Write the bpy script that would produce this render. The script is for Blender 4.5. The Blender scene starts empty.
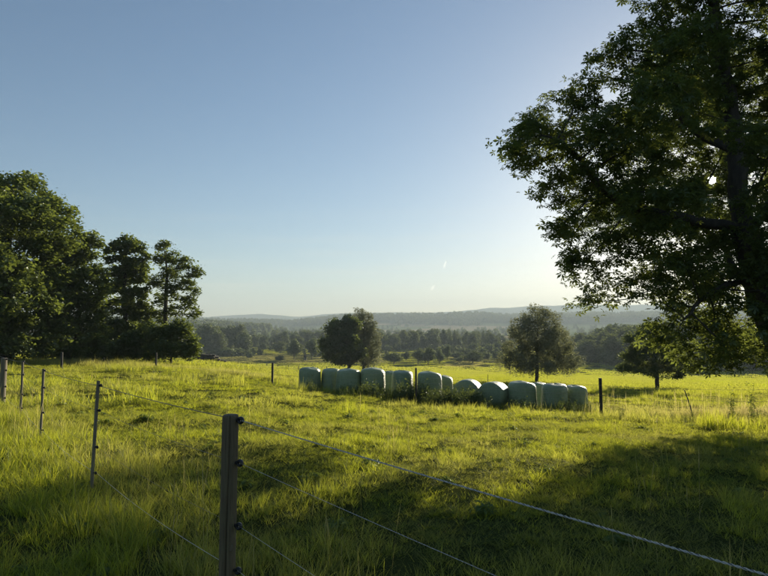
import bpy, math
import numpy as np
from mathutils import Vector, Matrix

rng = np.random.default_rng(11)
S = bpy.context.scene
R = math.radians

# ------------------------------------------------------------------ camera, sky, sun, exposure
EYE = 1.6
FPX = 577.0                       # focal length in pixels of a 768 px wide frame
PITCH = math.atan(37.0 / FPX)
cam_d = bpy.data.cameras.new('camera')
cam_d.sensor_width = 36.0
cam_d.lens = FPX / 768.0 * 36.0
cam_d.clip_start = 0.05
cam_d.clip_end = 60000
cam = bpy.data.objects.new('camera', cam_d)
S.collection.objects.link(cam)
cam.location = (0, 0, EYE)
cam.rotation_euler = (math.pi / 2 + PITCH, 0, 0)
S.camera = cam


def ray(px, py):
    """direction through a pixel, scaled so that its y (depth) is 1"""
    u, v = (px - 384.0) / FPX, (288.0 - py) / FPX
    c, s = math.cos(PITCH), math.sin(PITCH)
    d = np.array([u, c - v * s, s + v * c])
    return d / d[1]


def at(px, py, depth):
    return ray(px, py) * depth + np.array([0, 0, EYE])


sun_dir = ray(712, 180)
sun_dir = sun_dir / np.linalg.norm(sun_dir)
SUN_EL = math.asin(sun_dir[2])
SUN_AZ = math.atan2(sun_dir[0], sun_dir[1])

world = bpy.data.worlds.new('World')
S.world = world
world.use_nodes = True
wn = world.node_tree
wn.nodes.clear()
w_out = wn.nodes.new('ShaderNodeOutputWorld')
w_bg = wn.nodes.new('ShaderNodeBackground')
w_sky = wn.nodes.new('ShaderNodeTexSky')
w_sky.sky_type = 'NISHITA'
w_sky.sun_disc = False
w_sky.sun_elevation = SUN_EL
w_sky.sun_rotation = SUN_AZ
w_sky.altitude = 400
w_sky.air_density = 1.0
w_sky.dust_density = 0.55
w_sky.ozone_density = 2.6
w_bg.inputs['Strength'].default_value = 0.064
w_k = wn.nodes.new('ShaderNodeVectorMath')          # soft shoulder: c / (1 + 0.042 c)
w_k.operation = 'MULTIPLY_ADD'
w_k.inputs[1].default_value = (0.042,) * 3
w_k.inputs[2].default_value = (1, 1, 1)
w_d = wn.nodes.new('ShaderNodeVectorMath')
w_d.operation = 'DIVIDE'
wn.links.new(w_sky.outputs[0], w_k.inputs[0])
wn.links.new(w_sky.outputs[0], w_d.inputs[0])
wn.links.new(w_k.outputs[0], w_d.inputs[1])
# thin high cirrus all round, faint streaks a few degrees above the horizon
w_tc = wn.nodes.new('ShaderNodeTexCoord')
w_mp = wn.nodes.new('ShaderNodeMapping')
w_mp.inputs['Rotation'].default_value = (0, R(4), R(20))
w_mp.inputs['Scale'].default_value = (1.6, 1.6, 26)
wn.links.new(w_tc.outputs['Generated'], w_mp.inputs['Vector'])
w_nz = wn.nodes.new('ShaderNodeTexNoise')
w_nz.inputs['Scale'].default_value = 2.2
w_nz.inputs['Detail'].default_value = 5
w_nz.inputs['Distortion'].default_value = 0.5
wn.links.new(w_mp.outputs[0], w_nz.inputs['Vector'])
w_r = wn.nodes.new('ShaderNodeMapRange')
w_r.inputs['From Min'].default_value = 0.5
w_r.inputs['From Max'].default_value = 0.8
w_r.inputs['To Max'].default_value = 0.28
wn.links.new(w_nz.outputs['Fac'], w_r.inputs['Value'])
w_sx = wn.nodes.new('ShaderNodeSeparateXYZ')
wn.links.new(w_tc.outputs['Generated'], w_sx.inputs[0])
w_e = wn.nodes.new('ShaderNodeMapRange')
w_e.inputs['From Min'].default_value = 0.22
w_e.inputs['From Max'].default_value = 0.04
wn.links.new(w_sx.outputs['Z'], w_e.inputs['Value'])
w_mu = wn.nodes.new('ShaderNodeMath')
w_mu.operation = 'MULTIPLY'
wn.links.new(w_r.outputs[0], w_mu.inputs[0])
wn.links.new(w_e.outputs[0], w_mu.inputs[1])
w_mix = wn.nodes.new('ShaderNodeMix')
w_mix.data_type = 'RGBA'
w_mix.inputs[7].default_value = (6.5, 6.1, 5.0, 1)
wn.links.new(w_mu.outputs[0], w_mix.inputs[0])
wn.links.new(w_d.outputs[0], w_mix.inputs[6])
wn.links.new(w_mix.outputs[2], w_bg.inputs['Color'])
wn.links.new(w_bg.outputs[0], w_out.inputs['Surface'])

sun_l = bpy.data.lights.new('sun', 'SUN')
sun_l.energy = 5.0
sun_l.angle = R(0.53)
sun_l.color = (1.0, 0.88, 0.69)
sun_o = bpy.data.objects.new('sun_lamp', sun_l)
S.collection.objects.link(sun_o)
sun_o.rotation_euler = Vector(sun_dir).to_track_quat('Z', 'Y').to_euler()
sun_o.location = (0, 0, 60)

S.view_settings.view_transform = 'Standard'
S.view_settings.look = 'None'
S.view_settings.exposure = 1.25
S.view_settings.gamma = 1.0
S.view_settings.use_curve_mapping = False
S.render.engine = 'CYCLES'
S.cycles.use_denoising = True
S.cycles.max_bounces = 6
S.cycles.diffuse_bounces = 3
S.cycles.glossy_bounces = 2
S.cycles.transmission_bounces = 4
S.cycles.volume_bounces = 1
S.cycles.transparent_max_bounces = 16
S.cycles.sample_clamp_indirect = 4.0
S.cycles.volume_max_steps = 64
HAZE = 3.0e-4

# ------------------------------------------------------------------ helpers


def noise(x, y, scale, seed, octaves=3):
    """cheap smooth noise, about -1..1"""
    g = np.random.default_rng(seed)
    out = np.zeros_like(np.asarray(x, float) + np.asarray(y, float))
    amp, tot = 1.0, 0.0
    f = 2 * math.pi / scale
    for _ in range(octaves):
        for _k in range(4):
            a, ph = g.uniform(0, 2 * math.pi, 2)
            q = g.uniform(0.7, 1.4)
            out = out + amp * 0.5 * np.sin(f * q * (x * math.cos(a) + y * math.sin(a)) + ph)
        tot += amp
        amp *= 0.55
        f *= 2.1
    return out / tot


def sstep(a, b, x):
    t = np.clip((np.asarray(x, float) - a) / (b - a), 0, 1)
    return t * t * (3 - 2 * t)


def mesh_arrays(name, verts, polys, mat=None, smooth=False, mats=None, mat_idx=None):
    """verts (n,3), polys: list of (m,k) index arrays"""
    me = bpy.data.meshes.new(name)
    verts = np.asarray(verts, np.float32)
    polys = [np.asarray(p, np.int32) for p in polys if len(p)]
    nl = sum(p.size for p in polys)
    npol = sum(len(p) for p in polys)
    me.vertices.add(len(verts))
    me.vertices.foreach_set('co', verts.ravel())
    me.loops.add(nl)
    me.loops.foreach_set('vertex_index', np.concatenate([p.ravel() for p in polys]))
    me.polygons.add(npol)
    tot = np.concatenate([np.full(len(p), p.shape[1], np.int32) for p in polys])
    start = np.concatenate([[0], np.cumsum(tot)[:-1]]).astype(np.int32)
    me.polygons.foreach_set('loop_start', start)
    me.polygons.foreach_set('loop_total', tot)
    if smooth:
        me.polygons.foreach_set('use_smooth', np.ones(npol, bool))
    if mats:
        for m in mats:
            me.materials.append(m)
        me.polygons.foreach_set('material_index', np.asarray(mat_idx, np.int32))
    elif mat:
        me.materials.append(mat)
    me.update(calc_edges=True)
    return me


def link(name, data, parent=None, loc=None):
    o = bpy.data.objects.new(name, data)
    S.collection.objects.link(o)
    if parent is not None:
        o.parent = parent
    if loc is not None:
        o.location = loc
    return o


def tag(o, label=None, cat=None, group=None, kind=None):
    if label:
        o['label'] = label
    if cat:
        o['category'] = cat
    if group:
        o['group'] = group
    if kind:
        o['kind'] = kind
    return o


def root(name, loc, label, cat, group=None, rz=0.0):
    e = link(name, None, None, loc)
    e.empty_display_size = 0.2
    e.rotation_euler = (0, 0, rz)
    return tag(e, label, cat, group)


def dup(src, loc, label, group=None, rz=0.0, sc=(1, 1, 1)):
    r = src.copy()
    S.collection.objects.link(r)
    r.location = loc
    r.rotation_euler = (0, 0, rz)
    r.scale = sc
    r['label'] = label
    if group:
        r['group'] = group
    for ch in list(src.children):
        c = ch.copy()
        S.collection.objects.link(c)
        c.parent = r
        for g in ch.children:
            d = g.copy()
            S.collection.objects.link(d)
            d.parent = c
    return r


def tube_rings(pts, rad, sides=8, cap=True, phase=0.0):
    """pts (n,3), rad (n,) -> verts, quads, caps"""
    pts = np.asarray(pts, float)
    n = len(pts)
    rad = np.broadcast_to(np.asarray(rad, float), (n,))
    t = np.gradient(pts, axis=0)
    t /= np.linalg.norm(t, axis=1)[:, None] + 1e-12
    ref = np.array([0, 0, 1.0]) if abs(t[0][2]) < 0.9 else np.array([1.0, 0, 0])
    u = np.cross(t, ref)
    u /= np.linalg.norm(u, axis=1)[:, None] + 1e-9
    v = np.cross(t, u)
    a = np.arange(sides) / sides * 2 * math.pi + phase
    ring = (u[:, None, :] * np.cos(a)[None, :, None] + v[:, None, :] * np.sin(a)[None, :, None])
    verts = (pts[:, None, :] + ring * rad[:, None, None]).reshape(-1, 3)
    i = np.arange(n - 1)[:, None] * sides
    j = np.arange(sides)[None, :]
    j2 = (j + 1) % sides
    quads = np.stack([i + j, i + j2, i + sides + j2, i + sides + j], -1).reshape(-1, 4)
    caps = []
    if cap:
        caps = [np.arange(sides)[::-1][None, :], ((n - 1) * sides + np.arange(sides))[None, :]]
    return verts, quads, caps


class MB:
    """collects pieces into one mesh"""

    def __init__(self):
        self.v, self.p, self.n = [], [], 0

    def add(self, verts, polys):
        verts = np.asarray(verts, float)
        self.v.append(verts)
        for p in polys:
            if len(p):
                self.p.append(np.asarray(p) + self.n)
        self.n += len(verts)

    def tube(self, pts, rad, sides=8, cap=True):
        v, q, c = tube_rings(pts, rad, sides, cap)
        self.add(v, [q] + c)

    def lathe(self, prof, sides=24, mat=None):
        """prof: list of (r, z); closed at both ends"""
        a = np.arange(sides) / sides * 2 * math.pi
        v = np.array([[r * math.cos(t), r * math.sin(t), z] for r, z in prof for t in a])
        n = len(prof)
        i = np.arange(n - 1)[:, None] * sides
        j = np.arange(sides)[None, :]
        j2 = (j + 1) % sides
        q = np.stack([i + j, i + j2, i + sides + j2, i + sides + j], -1).reshape(-1, 4)
        if mat is not None:
            v = v @ np.array(mat)[:3, :3].T + np.array(mat)[:3, 3]
        self.add(v, [q, np.arange(sides)[::-1][None, :], ((n - 1) * sides + np.arange(sides))[None, :]])

    def box(self, lo, hi):
        x0, y0, z0 = lo
        x1, y1, z1 = hi
        v = [(x0, y0, z0), (x1, y0, z0), (x1, y1, z0), (x0, y1, z0), (x0, y0, z1), (x1, y0, z1), (x1, y1, z1), (x0, y1, z1)]
        q = [(0, 3, 2, 1), (4, 5, 6, 7), (0, 1, 5, 4), (1, 2, 6, 5), (2, 3, 7, 6), (3, 0, 4, 7)]
        self.add(v, [np.array(q)])

    def build(self, name, mat, parent=None, smooth=False, loc=None):
        me = mesh_arrays(name, np.concatenate(self.v), self.p, mat, smooth)
        return link(name, me, parent, loc)


# ------------------------------------------------------------------ materials


def new_mat(name):
    m = bpy.data.materials.new(name)
    m.use_nodes = True
    m.node_tree.nodes.clear()
    out = m.node_tree.nodes.new('ShaderNodeOutputMaterial')
    return m, m.node_tree, out


def ramp(nt, stops, fac=None):
    r = nt.nodes.new('ShaderNodeValToRGB')
    e = r.color_ramp.elements
    while len(e) < len(stops):
        e.new(0.5)
    for i, (p, c) in enumerate(stops):
        e[i].position = p
        e[i].color = (*c, 1)
    if fac is not None:
        nt.links.new(fac, r.inputs['Fac'])
    return r.outputs['Color']


def mixc(nt, fac, a, b, mode='MIX'):
    m = nt.nodes.new('ShaderNodeMix')
    m.data_type = 'RGBA'
    m.blend_type = mode
    for sock, v in ((m.inputs[0], fac), (m.inputs[6], a), (m.inputs[7], b)):
        if hasattr(v, 'links') or isinstance(v, bpy.types.NodeSocket):
            nt.links.new(v, sock)
        elif isinstance(v, (int, float)):
            sock.default_value = v
        else:
            sock.default_value = (*v, 1)
    return m.outputs[2]


def ntex(nt, scale, detail=4, rough=0.6, vec=None, dist=0.0):
    n = nt.nodes.new('ShaderNodeTexNoise')
    n.inputs['Scale'].default_value = scale
    n.inputs['Detail'].default_value = detail
    n.inputs['Roughness'].default_value = rough
    n.inputs['Distortion'].default_value = dist
    if vec is not None:
        nt.links.new(vec, n.inputs['Vector'])
    return n.outputs['Fac']


def leaf_material(name, dark, light, trans, trans_w=0.45, gloss=0.08, per_obj=False, rough=0.45):
    """thin leaf: reflects green, lets yellow-green light through"""
    m, nt, out = new_mat(name)
    L = nt.links.new
    geo = nt.nodes.new('ShaderNodeNewGeometry')
    col = ramp(nt, [(0.0, dark), (1.0, light)], geo.outputs['Random Per Island'])
    if per_obj:
        oi = nt.nodes.new('ShaderNodeObjectInfo')
        tint = ramp(nt, [(0.0, (0.75, 0.85, 0.9)), (0.5, (1.0, 1.0, 1.0)), (1.0, (1.3, 1.12, 0.8))], oi.outputs['Random'])
        col = mixc(nt, 1.0, col, tint, 'MULTIPLY')
    tcol = mixc(nt, 0.35, trans, col)
    d = nt.nodes.new('ShaderNodeBsdfDiffuse')
    L(col, d.inputs['Color'])
    t = nt.nodes.new('ShaderNodeBsdfTranslucent')
    L(tcol, t.inputs['Color'])
    mx = nt.nodes.new('ShaderNodeMixShader')
    mx.inputs[0].default_value = trans_w
    L(d.outputs[0], mx.inputs[1])
    L(t.outputs[0], mx.inputs[2])
    g = nt.nodes.new('ShaderNodeBsdfGlossy')
    g.inputs['Roughness'].default_value = rough
    g.inputs['Color'].default_value = (0.9, 0.95, 0.9, 1)
    mg = nt.nodes.new('ShaderNodeMixShader')
    mg.inputs[0].default_value = gloss * 0.7
    L(mx.outputs[0], mg.inputs[1])
    L(g.outputs[0], mg.inputs[2])
    L(mg.outputs[0], out.inputs['Surface'])
    return m


def grass_material():
    m, nt, out = new_mat('grass_blade')
    L = nt.links.new
    geo = nt.nodes.new('ShaderNodeNewGeometry')
    at_ = nt.nodes.new('ShaderNodeAttribute')
    at_.attribute_type = 'INSTANCER'
    at_.attribute_name = 'dry'
    rnd = geo.outputs['Random Per Island']
    green = ramp(nt, [(0.0, (0.045, 0.09, 0.010)), (0.6, (0.08, 0.14, 0.018)), (1.0, (0.14, 0.19, 0.035))], rnd)
    dry = ramp(nt, [(0.0, (0.14, 0.13, 0.045)), (1.0, (0.30, 0.25, 0.12))], rnd)
    col = mixc(nt, at_.outputs['Fac'], green, dry)
    tg = ramp(nt, [(0.0, (0.38, 0.44, 0.02)), (1.0, (0.60, 0.60, 0.05))], rnd)
    td = ramp(nt, [(0.0, (0.40, 0.34, 0.10)), (1.0, (0.56, 0.46, 0.22))], rnd)
    tcol = mixc(nt, at_.outputs['Fac'], tg, td)
    d = nt.nodes.new('ShaderNodeBsdfDiffuse')
    L(col, d.inputs['Color'])
    t = nt.nodes.new('ShaderNodeBsdfTranslucent')
    L(tcol, t.inputs['Color'])
    mx = nt.nodes.new('ShaderNodeMixShader')
    mx.inputs[0].default_value = 0.58
    L(d.outputs[0], mx.inputs[1])
    L(t.outputs[0], mx.inputs[2])
    g = nt.nodes.new('ShaderNodeBsdfGlossy')
    g.inputs['Roughness'].default_value = 0.55
    mg = nt.nodes.new('ShaderNodeMixShader')
    mg.inputs[0].default_value = 0.025
    L(mx.outputs[0], mg.inputs[1])
    L(g.outputs[0], mg.inputs[2])
    L(mg.outputs[0], out.inputs['Surface'])
    return m


def bark_material(name, a, b, scale=6.0):
    m, nt, out = new_mat(name)
    tc = nt.nodes.new('ShaderNodeTexCoord')
    mp = nt.nodes.new('ShaderNodeMapping')
    mp.inputs['Scale'].default_value = (1, 1, 0.22)
    nt.links.new(tc.outputs['Object'], mp.inputs['Vector'])
    f = ntex(nt, scale, 6, 0.7, mp.outputs[0], 0.4)
    col = ramp(nt, [(0.3, a), (0.7, b)], f)
    p = nt.nodes.new('ShaderNodeBsdfPrincipled')
    p.inputs['Roughness'].default_value = 0.9
    nt.links.new(col, p.inputs['Base Color'])
    bp = nt.nodes.new('ShaderNodeBump')
    bp.inputs['Strength'].default_value = 0.6
    bp.inputs['Distance'].default_value = 0.03
    nt.links.new(f, bp.inputs['Height'])
    nt.links.new(bp.outputs[0], p.inputs['Normal'])
    nt.links.new(p.outputs[0], out.inputs['Surface'])
    return m


def wood_material(name, a, b, c):
    """weathered post timber: long grain streaks, grey bloom, greenish algae"""
    m, nt, out = new_mat(name)
    tc = nt.nodes.new('ShaderNodeTexCoord')
    mp = nt.nodes.new('ShaderNodeMapping')
    mp.inputs['Scale'].default_value = (1, 1, 0.035)
    nt.links.new(tc.outputs['Object'], mp.inputs['Vector'])
    f = ntex(nt, 75.0, 5, 0.65, mp.outputs[0], 0.6)
    f2 = ntex(nt, 7.0, 4, 0.6, tc.outputs['Object'])
    col = ramp(nt, [(0.28, a), (0.72, b)], f)
    blot = ramp(nt, [(0.45, (0, 0, 0)), (0.7, (1, 1, 1))], f2)
    col = mixc(nt, blot, col, c)
    p = nt.nodes.new('ShaderNodeBsdfPrincipled')
    p.inputs['Roughness'].default_value = 0.85
    nt.links.new(col, p.inputs['Base Color'])
    bp = nt.nodes.new('ShaderNodeBump')
    bp.inputs['Strength'].default_value = 0.7
    bp.inputs['Distance'].default_value = 0.004
    nt.links.new(f, bp.inputs['Height'])
    nt.links.new(bp.outputs[0], p.inputs['Normal'])
    nt.links.new(p.outputs[0], out.inputs['Surface'])
    return m


def plain(name, col, rough=0.6, var=0.25, scale=20, metallic=0.0):
    m, nt, out = new_mat(name)
    tc = nt.nodes.new('ShaderNodeTexCoord')
    f = ntex(nt, scale, 4, 0.6, tc.outputs['Object'])
    a = tuple(c * (1 - var) for c in col)
    b = tuple(min(1, c * (1 + var)) for c in col)
    p = nt.nodes.new('ShaderNodeBsdfPrincipled')
    p.inputs['Roughness'].default_value = rough
    p.inputs['Metallic'].default_value = metallic
    nt.links.new(ramp(nt, [(0.3, a), (0.7, b)], f), p.inputs['Base Color'])
    nt.links.new(p.outputs[0], out.inputs['Surface'])
    return m


def bale_material():
    """stretch film: horizontal wrap lines, dusty streaks, dull sheen"""
    m, nt, out = new_mat('bale_film')
    tc = nt.nodes.new('ShaderNodeTexCoord')
    mp = nt.nodes.new('ShaderNodeMapping')
    mp.inputs['Scale'].default_value = (0.6, 0.6, 9)
    nt.links.new(tc.outputs['Object'], mp.inputs['Vector'])
    wrap = ntex(nt, 2.4, 4, 0.7, mp.outputs[0], 0.3)
    mp2 = nt.nodes.new('ShaderNodeMapping')
    mp2.inputs['Scale'].default_value = (5, 5, 0.7)
    nt.links.new(tc.outputs['Object'], mp2.inputs['Vector'])
    streak = ntex(nt, 2.0, 4, 0.6, mp2.outputs[0])
    oi = nt.nodes.new('ShaderNodeObjectInfo')
    col = ramp(nt, [(0.3, (0.21, 0.265, 0.13)), (0.7, (0.30, 0.35, 0.19))], wrap)
    dirt = ramp(nt, [(0.5, (0, 0, 0)), (0.75, (0.5, 0.5, 0.5))], streak)
    col = mixc(nt, dirt, col, (0.34, 0.37, 0.24))
    vari = ramp(nt, [(0.0, (0.82, 0.86, 0.86)), (0.5, (1, 1, 1)), (1.0, (1.14, 1.08, 1.02))], oi.outputs['Random'])
    col = mixc(nt, 1.0, col, vari, 'MULTIPLY')
    mud = ntex(nt, 3.5, 5, 0.7, tc.outputs['Object'], 0.8)
    col = mixc(nt, ramp(nt, [(0.58, (0, 0, 0)), (0.72, (0.55, 0.55, 0.55))], mud), col, (0.13, 0.13, 0.07))
    mp3 = nt.nodes.new('ShaderNodeMapping')
    mp3.inputs['Scale'].default_value = (1, 1, 3.2)
    mp3.inputs['Rotation'].default_value = (0.3, 0.2, 0)
    nt.links.new(tc.outputs['Object'], mp3.inputs['Vector'])
    crease = ntex(nt, 6.0, 3, 0.55, mp3.outputs[0], 1.6)
    p = nt.nodes.new('ShaderNodeBsdfPrincipled')
    p.inputs['Roughness'].default_value = 0.4
    nt.links.new(col, p.inputs['Base Color'])
    bp = nt.nodes.new('ShaderNodeBump')
    bp.inputs['Strength'].default_value = 0.5
    bp.inputs['Distance'].default_value = 0.03
    nt.links.new(wrap, bp.inputs['Height'])
    bp2 = nt.nodes.new('ShaderNodeBump')
    bp2.inputs['Strength'].default_value = 0.55
    bp2.inputs['Distance'].default_value = 0.05
    nt.links.new(crease, bp2.inputs['Height'])
    nt.links.new(bp.outputs[0], bp2.inputs['Normal'])
    nt.links.new(bp2.outputs[0], p.inputs['Normal'])
    nt.links.new(p.outputs[0], out.inputs['Surface'])
    return m


M_GRASS = grass_material()
M_LEAF_BIG = leaf_material('leaf_broad', (0.034, 0.056, 0.014), (0.07, 0.10, 0.024), (0.27, 0.32, 0.05), 0.47, 0.06)
M_LEAF_L = leaf_material('leaf_left', (0.048, 0.08, 0.018), (0.10, 0.135, 0.035), (0.24, 0.29, 0.04), 0.45, 0.07)
M_LEAF_MID = leaf_material('leaf_mid', (0.04, 0.062, 0.022), (0.075, 0.10, 0.035), (0.25, 0.30, 0.06), 0.42, 0.06)
M_LEAF_WEEP = leaf_material('leaf_weeping', (0.075, 0.092, 0.05), (0.135, 0.15, 0.085), (0.25, 0.26, 0.11), 0.45, 0.08)
M_LEAF_FAR = leaf_material('leaf_far', (0.042, 0.068, 0.025), (0.085, 0.115, 0.042), (0.17, 0.2, 0.06), 0.36, 0.04, per_obj=True)
M_WEED = leaf_material('leaf_weed', (0.05, 0.085, 0.016), (0.11, 0.14, 0.035), (0.26, 0.31, 0.05), 0.48, 0.06)
M_HERB = leaf_material('leaf_herb', (0.07, 0.12, 0.02), (0.12, 0.17, 0.035), (0.36, 0.42, 0.05), 0.5, 0.05)
M_BARK = bark_material('bark_brown', (0.025, 0.02, 0.015), (0.075, 0.062, 0.045))
M_POST = wood_material('post_wood', (0.065, 0.048, 0.025), (0.185, 0.14, 0.078), (0.12, 0.10, 0.052))
M_STAKE = wood_material('stake_wood', (0.10, 0.085, 0.055), (0.24, 0.2, 0.14), (0.17, 0.15, 0.10))
M_BLACK = plain('black_plastic', (0.012, 0.012, 0.013), 0.35, 0.2, 60)
M_STEEL = plain('galvanised_steel', (0.35, 0.35, 0.34), 0.45, 0.2, 80, 0.9)
M_ROPE = plain('rope_white', (0.5, 0.48, 0.43), 0.6, 0.2, 200)
M_ROPE_D = plain('rope_dark', (0.09, 0.09, 0.085), 0.5, 0.2, 200)
M_BALE = bale_material()
M_LOG = plain('log_grey', (0.10, 0.085, 0.065), 0.9, 0.5, 3)

# ------------------------------------------------------------------ ground

RIDGES = [   # distance, front width, back width, seed, [(px, py top)]
    (1000, 260, 300, 3, [(-300, 326), (150, 325), (205, 327), (245, 330), (270, 331), (290, 334), (315, 338), (345, 344), (400, 349), (900, 349)]),
    (2100, 420, 600, 5, [(-300, 320), (200, 322), (290, 324), (318, 321), (345, 318), (400, 317.5), (440, 317), (480, 316), (505, 318), (560, 316), (640, 316), (800, 314), (1100, 312)]),
    (4000, 600, 400, 9, [(-400, 308), (150, 316), (205, 317), (240, 315), (262, 314), (300, 316.5), (322, 314.5), (345, 313.5), (390, 312), (420, 313), (450, 312), (472, 310), (490, 307.5), (510, 308), (530, 307), (560, 304.5), (580, 303.5), (620, 306), (680, 304), (800, 308), (1200, 306)]),
]


def gz(x, y):
    x = np.asarray(x, float)
    y = np.asarray(y, float)
    yy = np.maximum(y, 1.0)
    a = np.clip(x / (yy + 2), -1.2, 1.2)
    s = np.interp(a, [-0.6, -0.38, -0.26, -0.12, 0.0, 0.25, 0.45], [0.026, 0.030, 0.043, 0.066, 0.074, 0.079, 0.087])
    d = 2.0 * np.logaddexp(0, (y - 4.5) / 2.0)
    z = -s * d - np.maximum(0, 0.082 - s) * 8.0 * np.logaddexp(0, (y - 62.0) / 8.0) * sstep(0.0, -0.15, a)
    z = z - 0.6 * np.exp(-((x - 8) / 8.0) ** 2 - ((y - 27) / 10.0) ** 2)
    floor = -15.0
    k = 2.5                                   # soft floor of the valley
    z = floor + k * np.logaddexp(0, (z - floor) / k)
    r = np.hypot(x, y)
    px = 384 + FPX * np.clip(x / np.maximum(y, 0.25 * r + 1e-6), -2, 2)
    front = sstep(-0.3, 0.3, y / (r + 1e-6))
    for (Rd, wf, wb, seed, prof) in RIDGES:
        top = np.interp(px, [q[0] for q in prof], [q[1] for q in prof])
        h = (325 - top) / FPX * Rd * np.minimum(y / (r + 1e-6) * 1.0 + 0.0, 1.0).clip(0.6, 1) + EYE + 15
        h = np.maximum(h, 0) * (1 + 0.05 * noise(x, y, Rd * 0.12, seed, 3))
        rr = r + noise(x, y, Rd * 0.5, seed + 20, 2) * Rd * 0.03
        w = np.where(rr < Rd, wf, wb)
        z = np.maximum(z, -15 + h * np.exp(-((rr - Rd) / w) ** 2) * front)
    z = z + 0.04 * noise(x, y, 3.0, 77, 2) * np.exp(-r / 80) + 0.10 * noise(x, y, 11.0, 78, 2) * sstep(6, 25, r) * np.exp(-r / 120)
    return z


def gh(px, py, dmax=420):
    """where the ray through a pixel meets the ground"""
    d = ray(px, py)
    t = np.exp(np.linspace(math.log(1.5), math.log(dmax), 4000))
    dz = EYE + d[2] * t - gz(d[0] * t, t)
    k = np.argmax(dz < 0)
    if dz.min() > 0:
        k = len(t) - 1
    return np.array([d[0] * t[k], t[k], float(gz(d[0] * t[k], t[k]))])


def on_ground(px, depth):
    d = ray(px, 325)
    return np.array([d[0] * depth, depth, float(gz(d[0] * depth, depth))])


def build_ground():
    th = np.concatenate([np.linspace(-48, 48, 420), np.linspace(48, 312, 90)[1:-1]])
    th = np.radians(th)
    rr = np.concatenate([[0.0], np.geomspace(0.5, 4700, 230)])
    T, RR = np.meshgrid(th, rr[1:])
    x, y = RR * np.sin(T), RR * np.cos(T)
    v = np.stack([x, y, gz(x, y)], -1).reshape(-1, 3)
    v = np.concatenate([[[0, 0, float(gz(0, 0))]], v])
    n = len(th)
    i = (np.arange(len(rr) - 2) * n)[:, None] + 1
    j = np.arange(n)[None, :]
    j2 = (j + 1) % n
    q = np.stack([i + j, i + n + j, i + n + j2, i + j2], -1).reshape(-1, 4)
    t = np.stack([np.zeros(n, int), 1 + np.arange(n), 1 + (np.arange(n) + 1) % n], -1)
    m, nt, out = new_mat('ground_soil')
    L = nt.links.new
    geo = nt.nodes.new('ShaderNodeNewGeometry')
    a = nt.nodes.new('ShaderNodeAttribute')
    a.attribute_name = 'cover'
    f = ntex(nt, 0.9, 6, 0.7, geo.outputs['Position'])
    f2 = ntex(nt, 0.02, 4, 0.6, geo.outputs['Position'])
    near = ramp(nt, [(0.3, (0.028, 0.036, 0.012)), (0.7, (0.06, 0.068, 0.02))], f)
    wood = ramp(nt, [(0.3, (0.03, 0.045, 0.02)), (0.7, (0.05, 0.07, 0.03))], f2)
    c = nt.nodes.new('ShaderNodeSeparateColor')
    L(a.outputs['Color'], c.inputs[0])
    col = mixc(nt, c.outputs[0], near, wood)
    col = mixc(nt, c.outputs[1], col, (0.30, 0.24, 0.14))
    col = mixc(nt, c.outputs[2], col, (0.13, 0.16, 0.06))
    p = nt.nodes.new('ShaderNodeBsdfPrincipled')
    p.inputs['Roughness'].default_value = 0.95
    p.inputs['Specular IOR Level'].default_value = 0.0
    L(col, p.inputs['Base Color'])
    bp = nt.nodes.new('ShaderNodeBump')
    bp.inputs['Strength'].default_value = 0.6
    bp.inputs['Distance'].default_value = 0.1
    L(f, bp.inputs['Height'])
    L(bp.outputs[0], p.inputs['Normal'])
    L(p.outputs[0], out.inputs['Surface'])
    me = mesh_arrays('ground', v, [q, t], m, True)
    # land use: R woodland, G tan stubble, B pasture
    r = np.hypot(v[:, 0], v[:, 1])
    px = 384 + FPX * v[:, 0] / np.maximum(v[:, 1], 1)
    wood_ = np.zeros(len(v))
    tan = np.zeros(len(v))
    pas = np.zeros(len(v))
    wood_ = np.where(r > 520, 1.0, 0.0)
    fieldn = noise(v[:, 0], v[:, 1], 700, 41, 2)
    valley = (r > 560) & (v[:, 2] < 4) & (r < 2100)
    tan = np.where(valley & (fieldn > 0.1), 0.8, 0)
    pas = np.where(valley & (fieldn <= 0.1), 0.9, 0)
    wood_[valley] = 0
    f4 = (r > 2300) & (noise(v[:, 0], v[:, 1], 900, 44, 2) > 0.45)
    pas = np.where(f4, 0.6, pas)
    ca = me.color_attributes.new('cover', 'FLOAT_COLOR', 'POINT')
    ca.data.foreach_set('color', np.stack([wood_, tan, pas, np.ones(len(v))], -1).astype(np.float32).ravel())
    o = link('ground', me)
    tag(o, 'sloping pasture running down into the wide valley', None, None, 'structure')
    return o


build_ground()

# the sun itself, far outside the haze
mb = MB()
SUN_D = 30000.0
rs = SUN_D * math.tan(R(0.3))
prof = [(max(1e-3, rs * math.sin(t)), -rs * math.cos(t)) for t in np.linspace(0.02, math.pi - 0.02, 17)]
mb.lathe(prof, 32)
m_sun, nt_, out_ = new_mat('sun_surface')
em = nt_.nodes.new('ShaderNodeEmission')
em.inputs['Color'].default_value = (1.0, 0.9, 0.7, 1)
em.inputs['Strength'].default_value = 120.0
tr_ = nt_.nodes.new('ShaderNodeBsdfTransparent')      # glowing gas: light passes through it
ad_ = nt_.nodes.new('ShaderNodeAddShader')
nt_.links.new(em.outputs[0], ad_.inputs[0])
nt_.links.new(tr_.outputs[0], ad_.inputs[1])
nt_.links.new(ad_.outputs[0], out_.inputs['Surface'])
so = mb.build('sun', m_sun, None, True, tuple(sun_dir * SUN_D + np.array([0, 0, EYE])))
tag(so, 'low evening sun shining through the big tree', None, None, 'structure')

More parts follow.
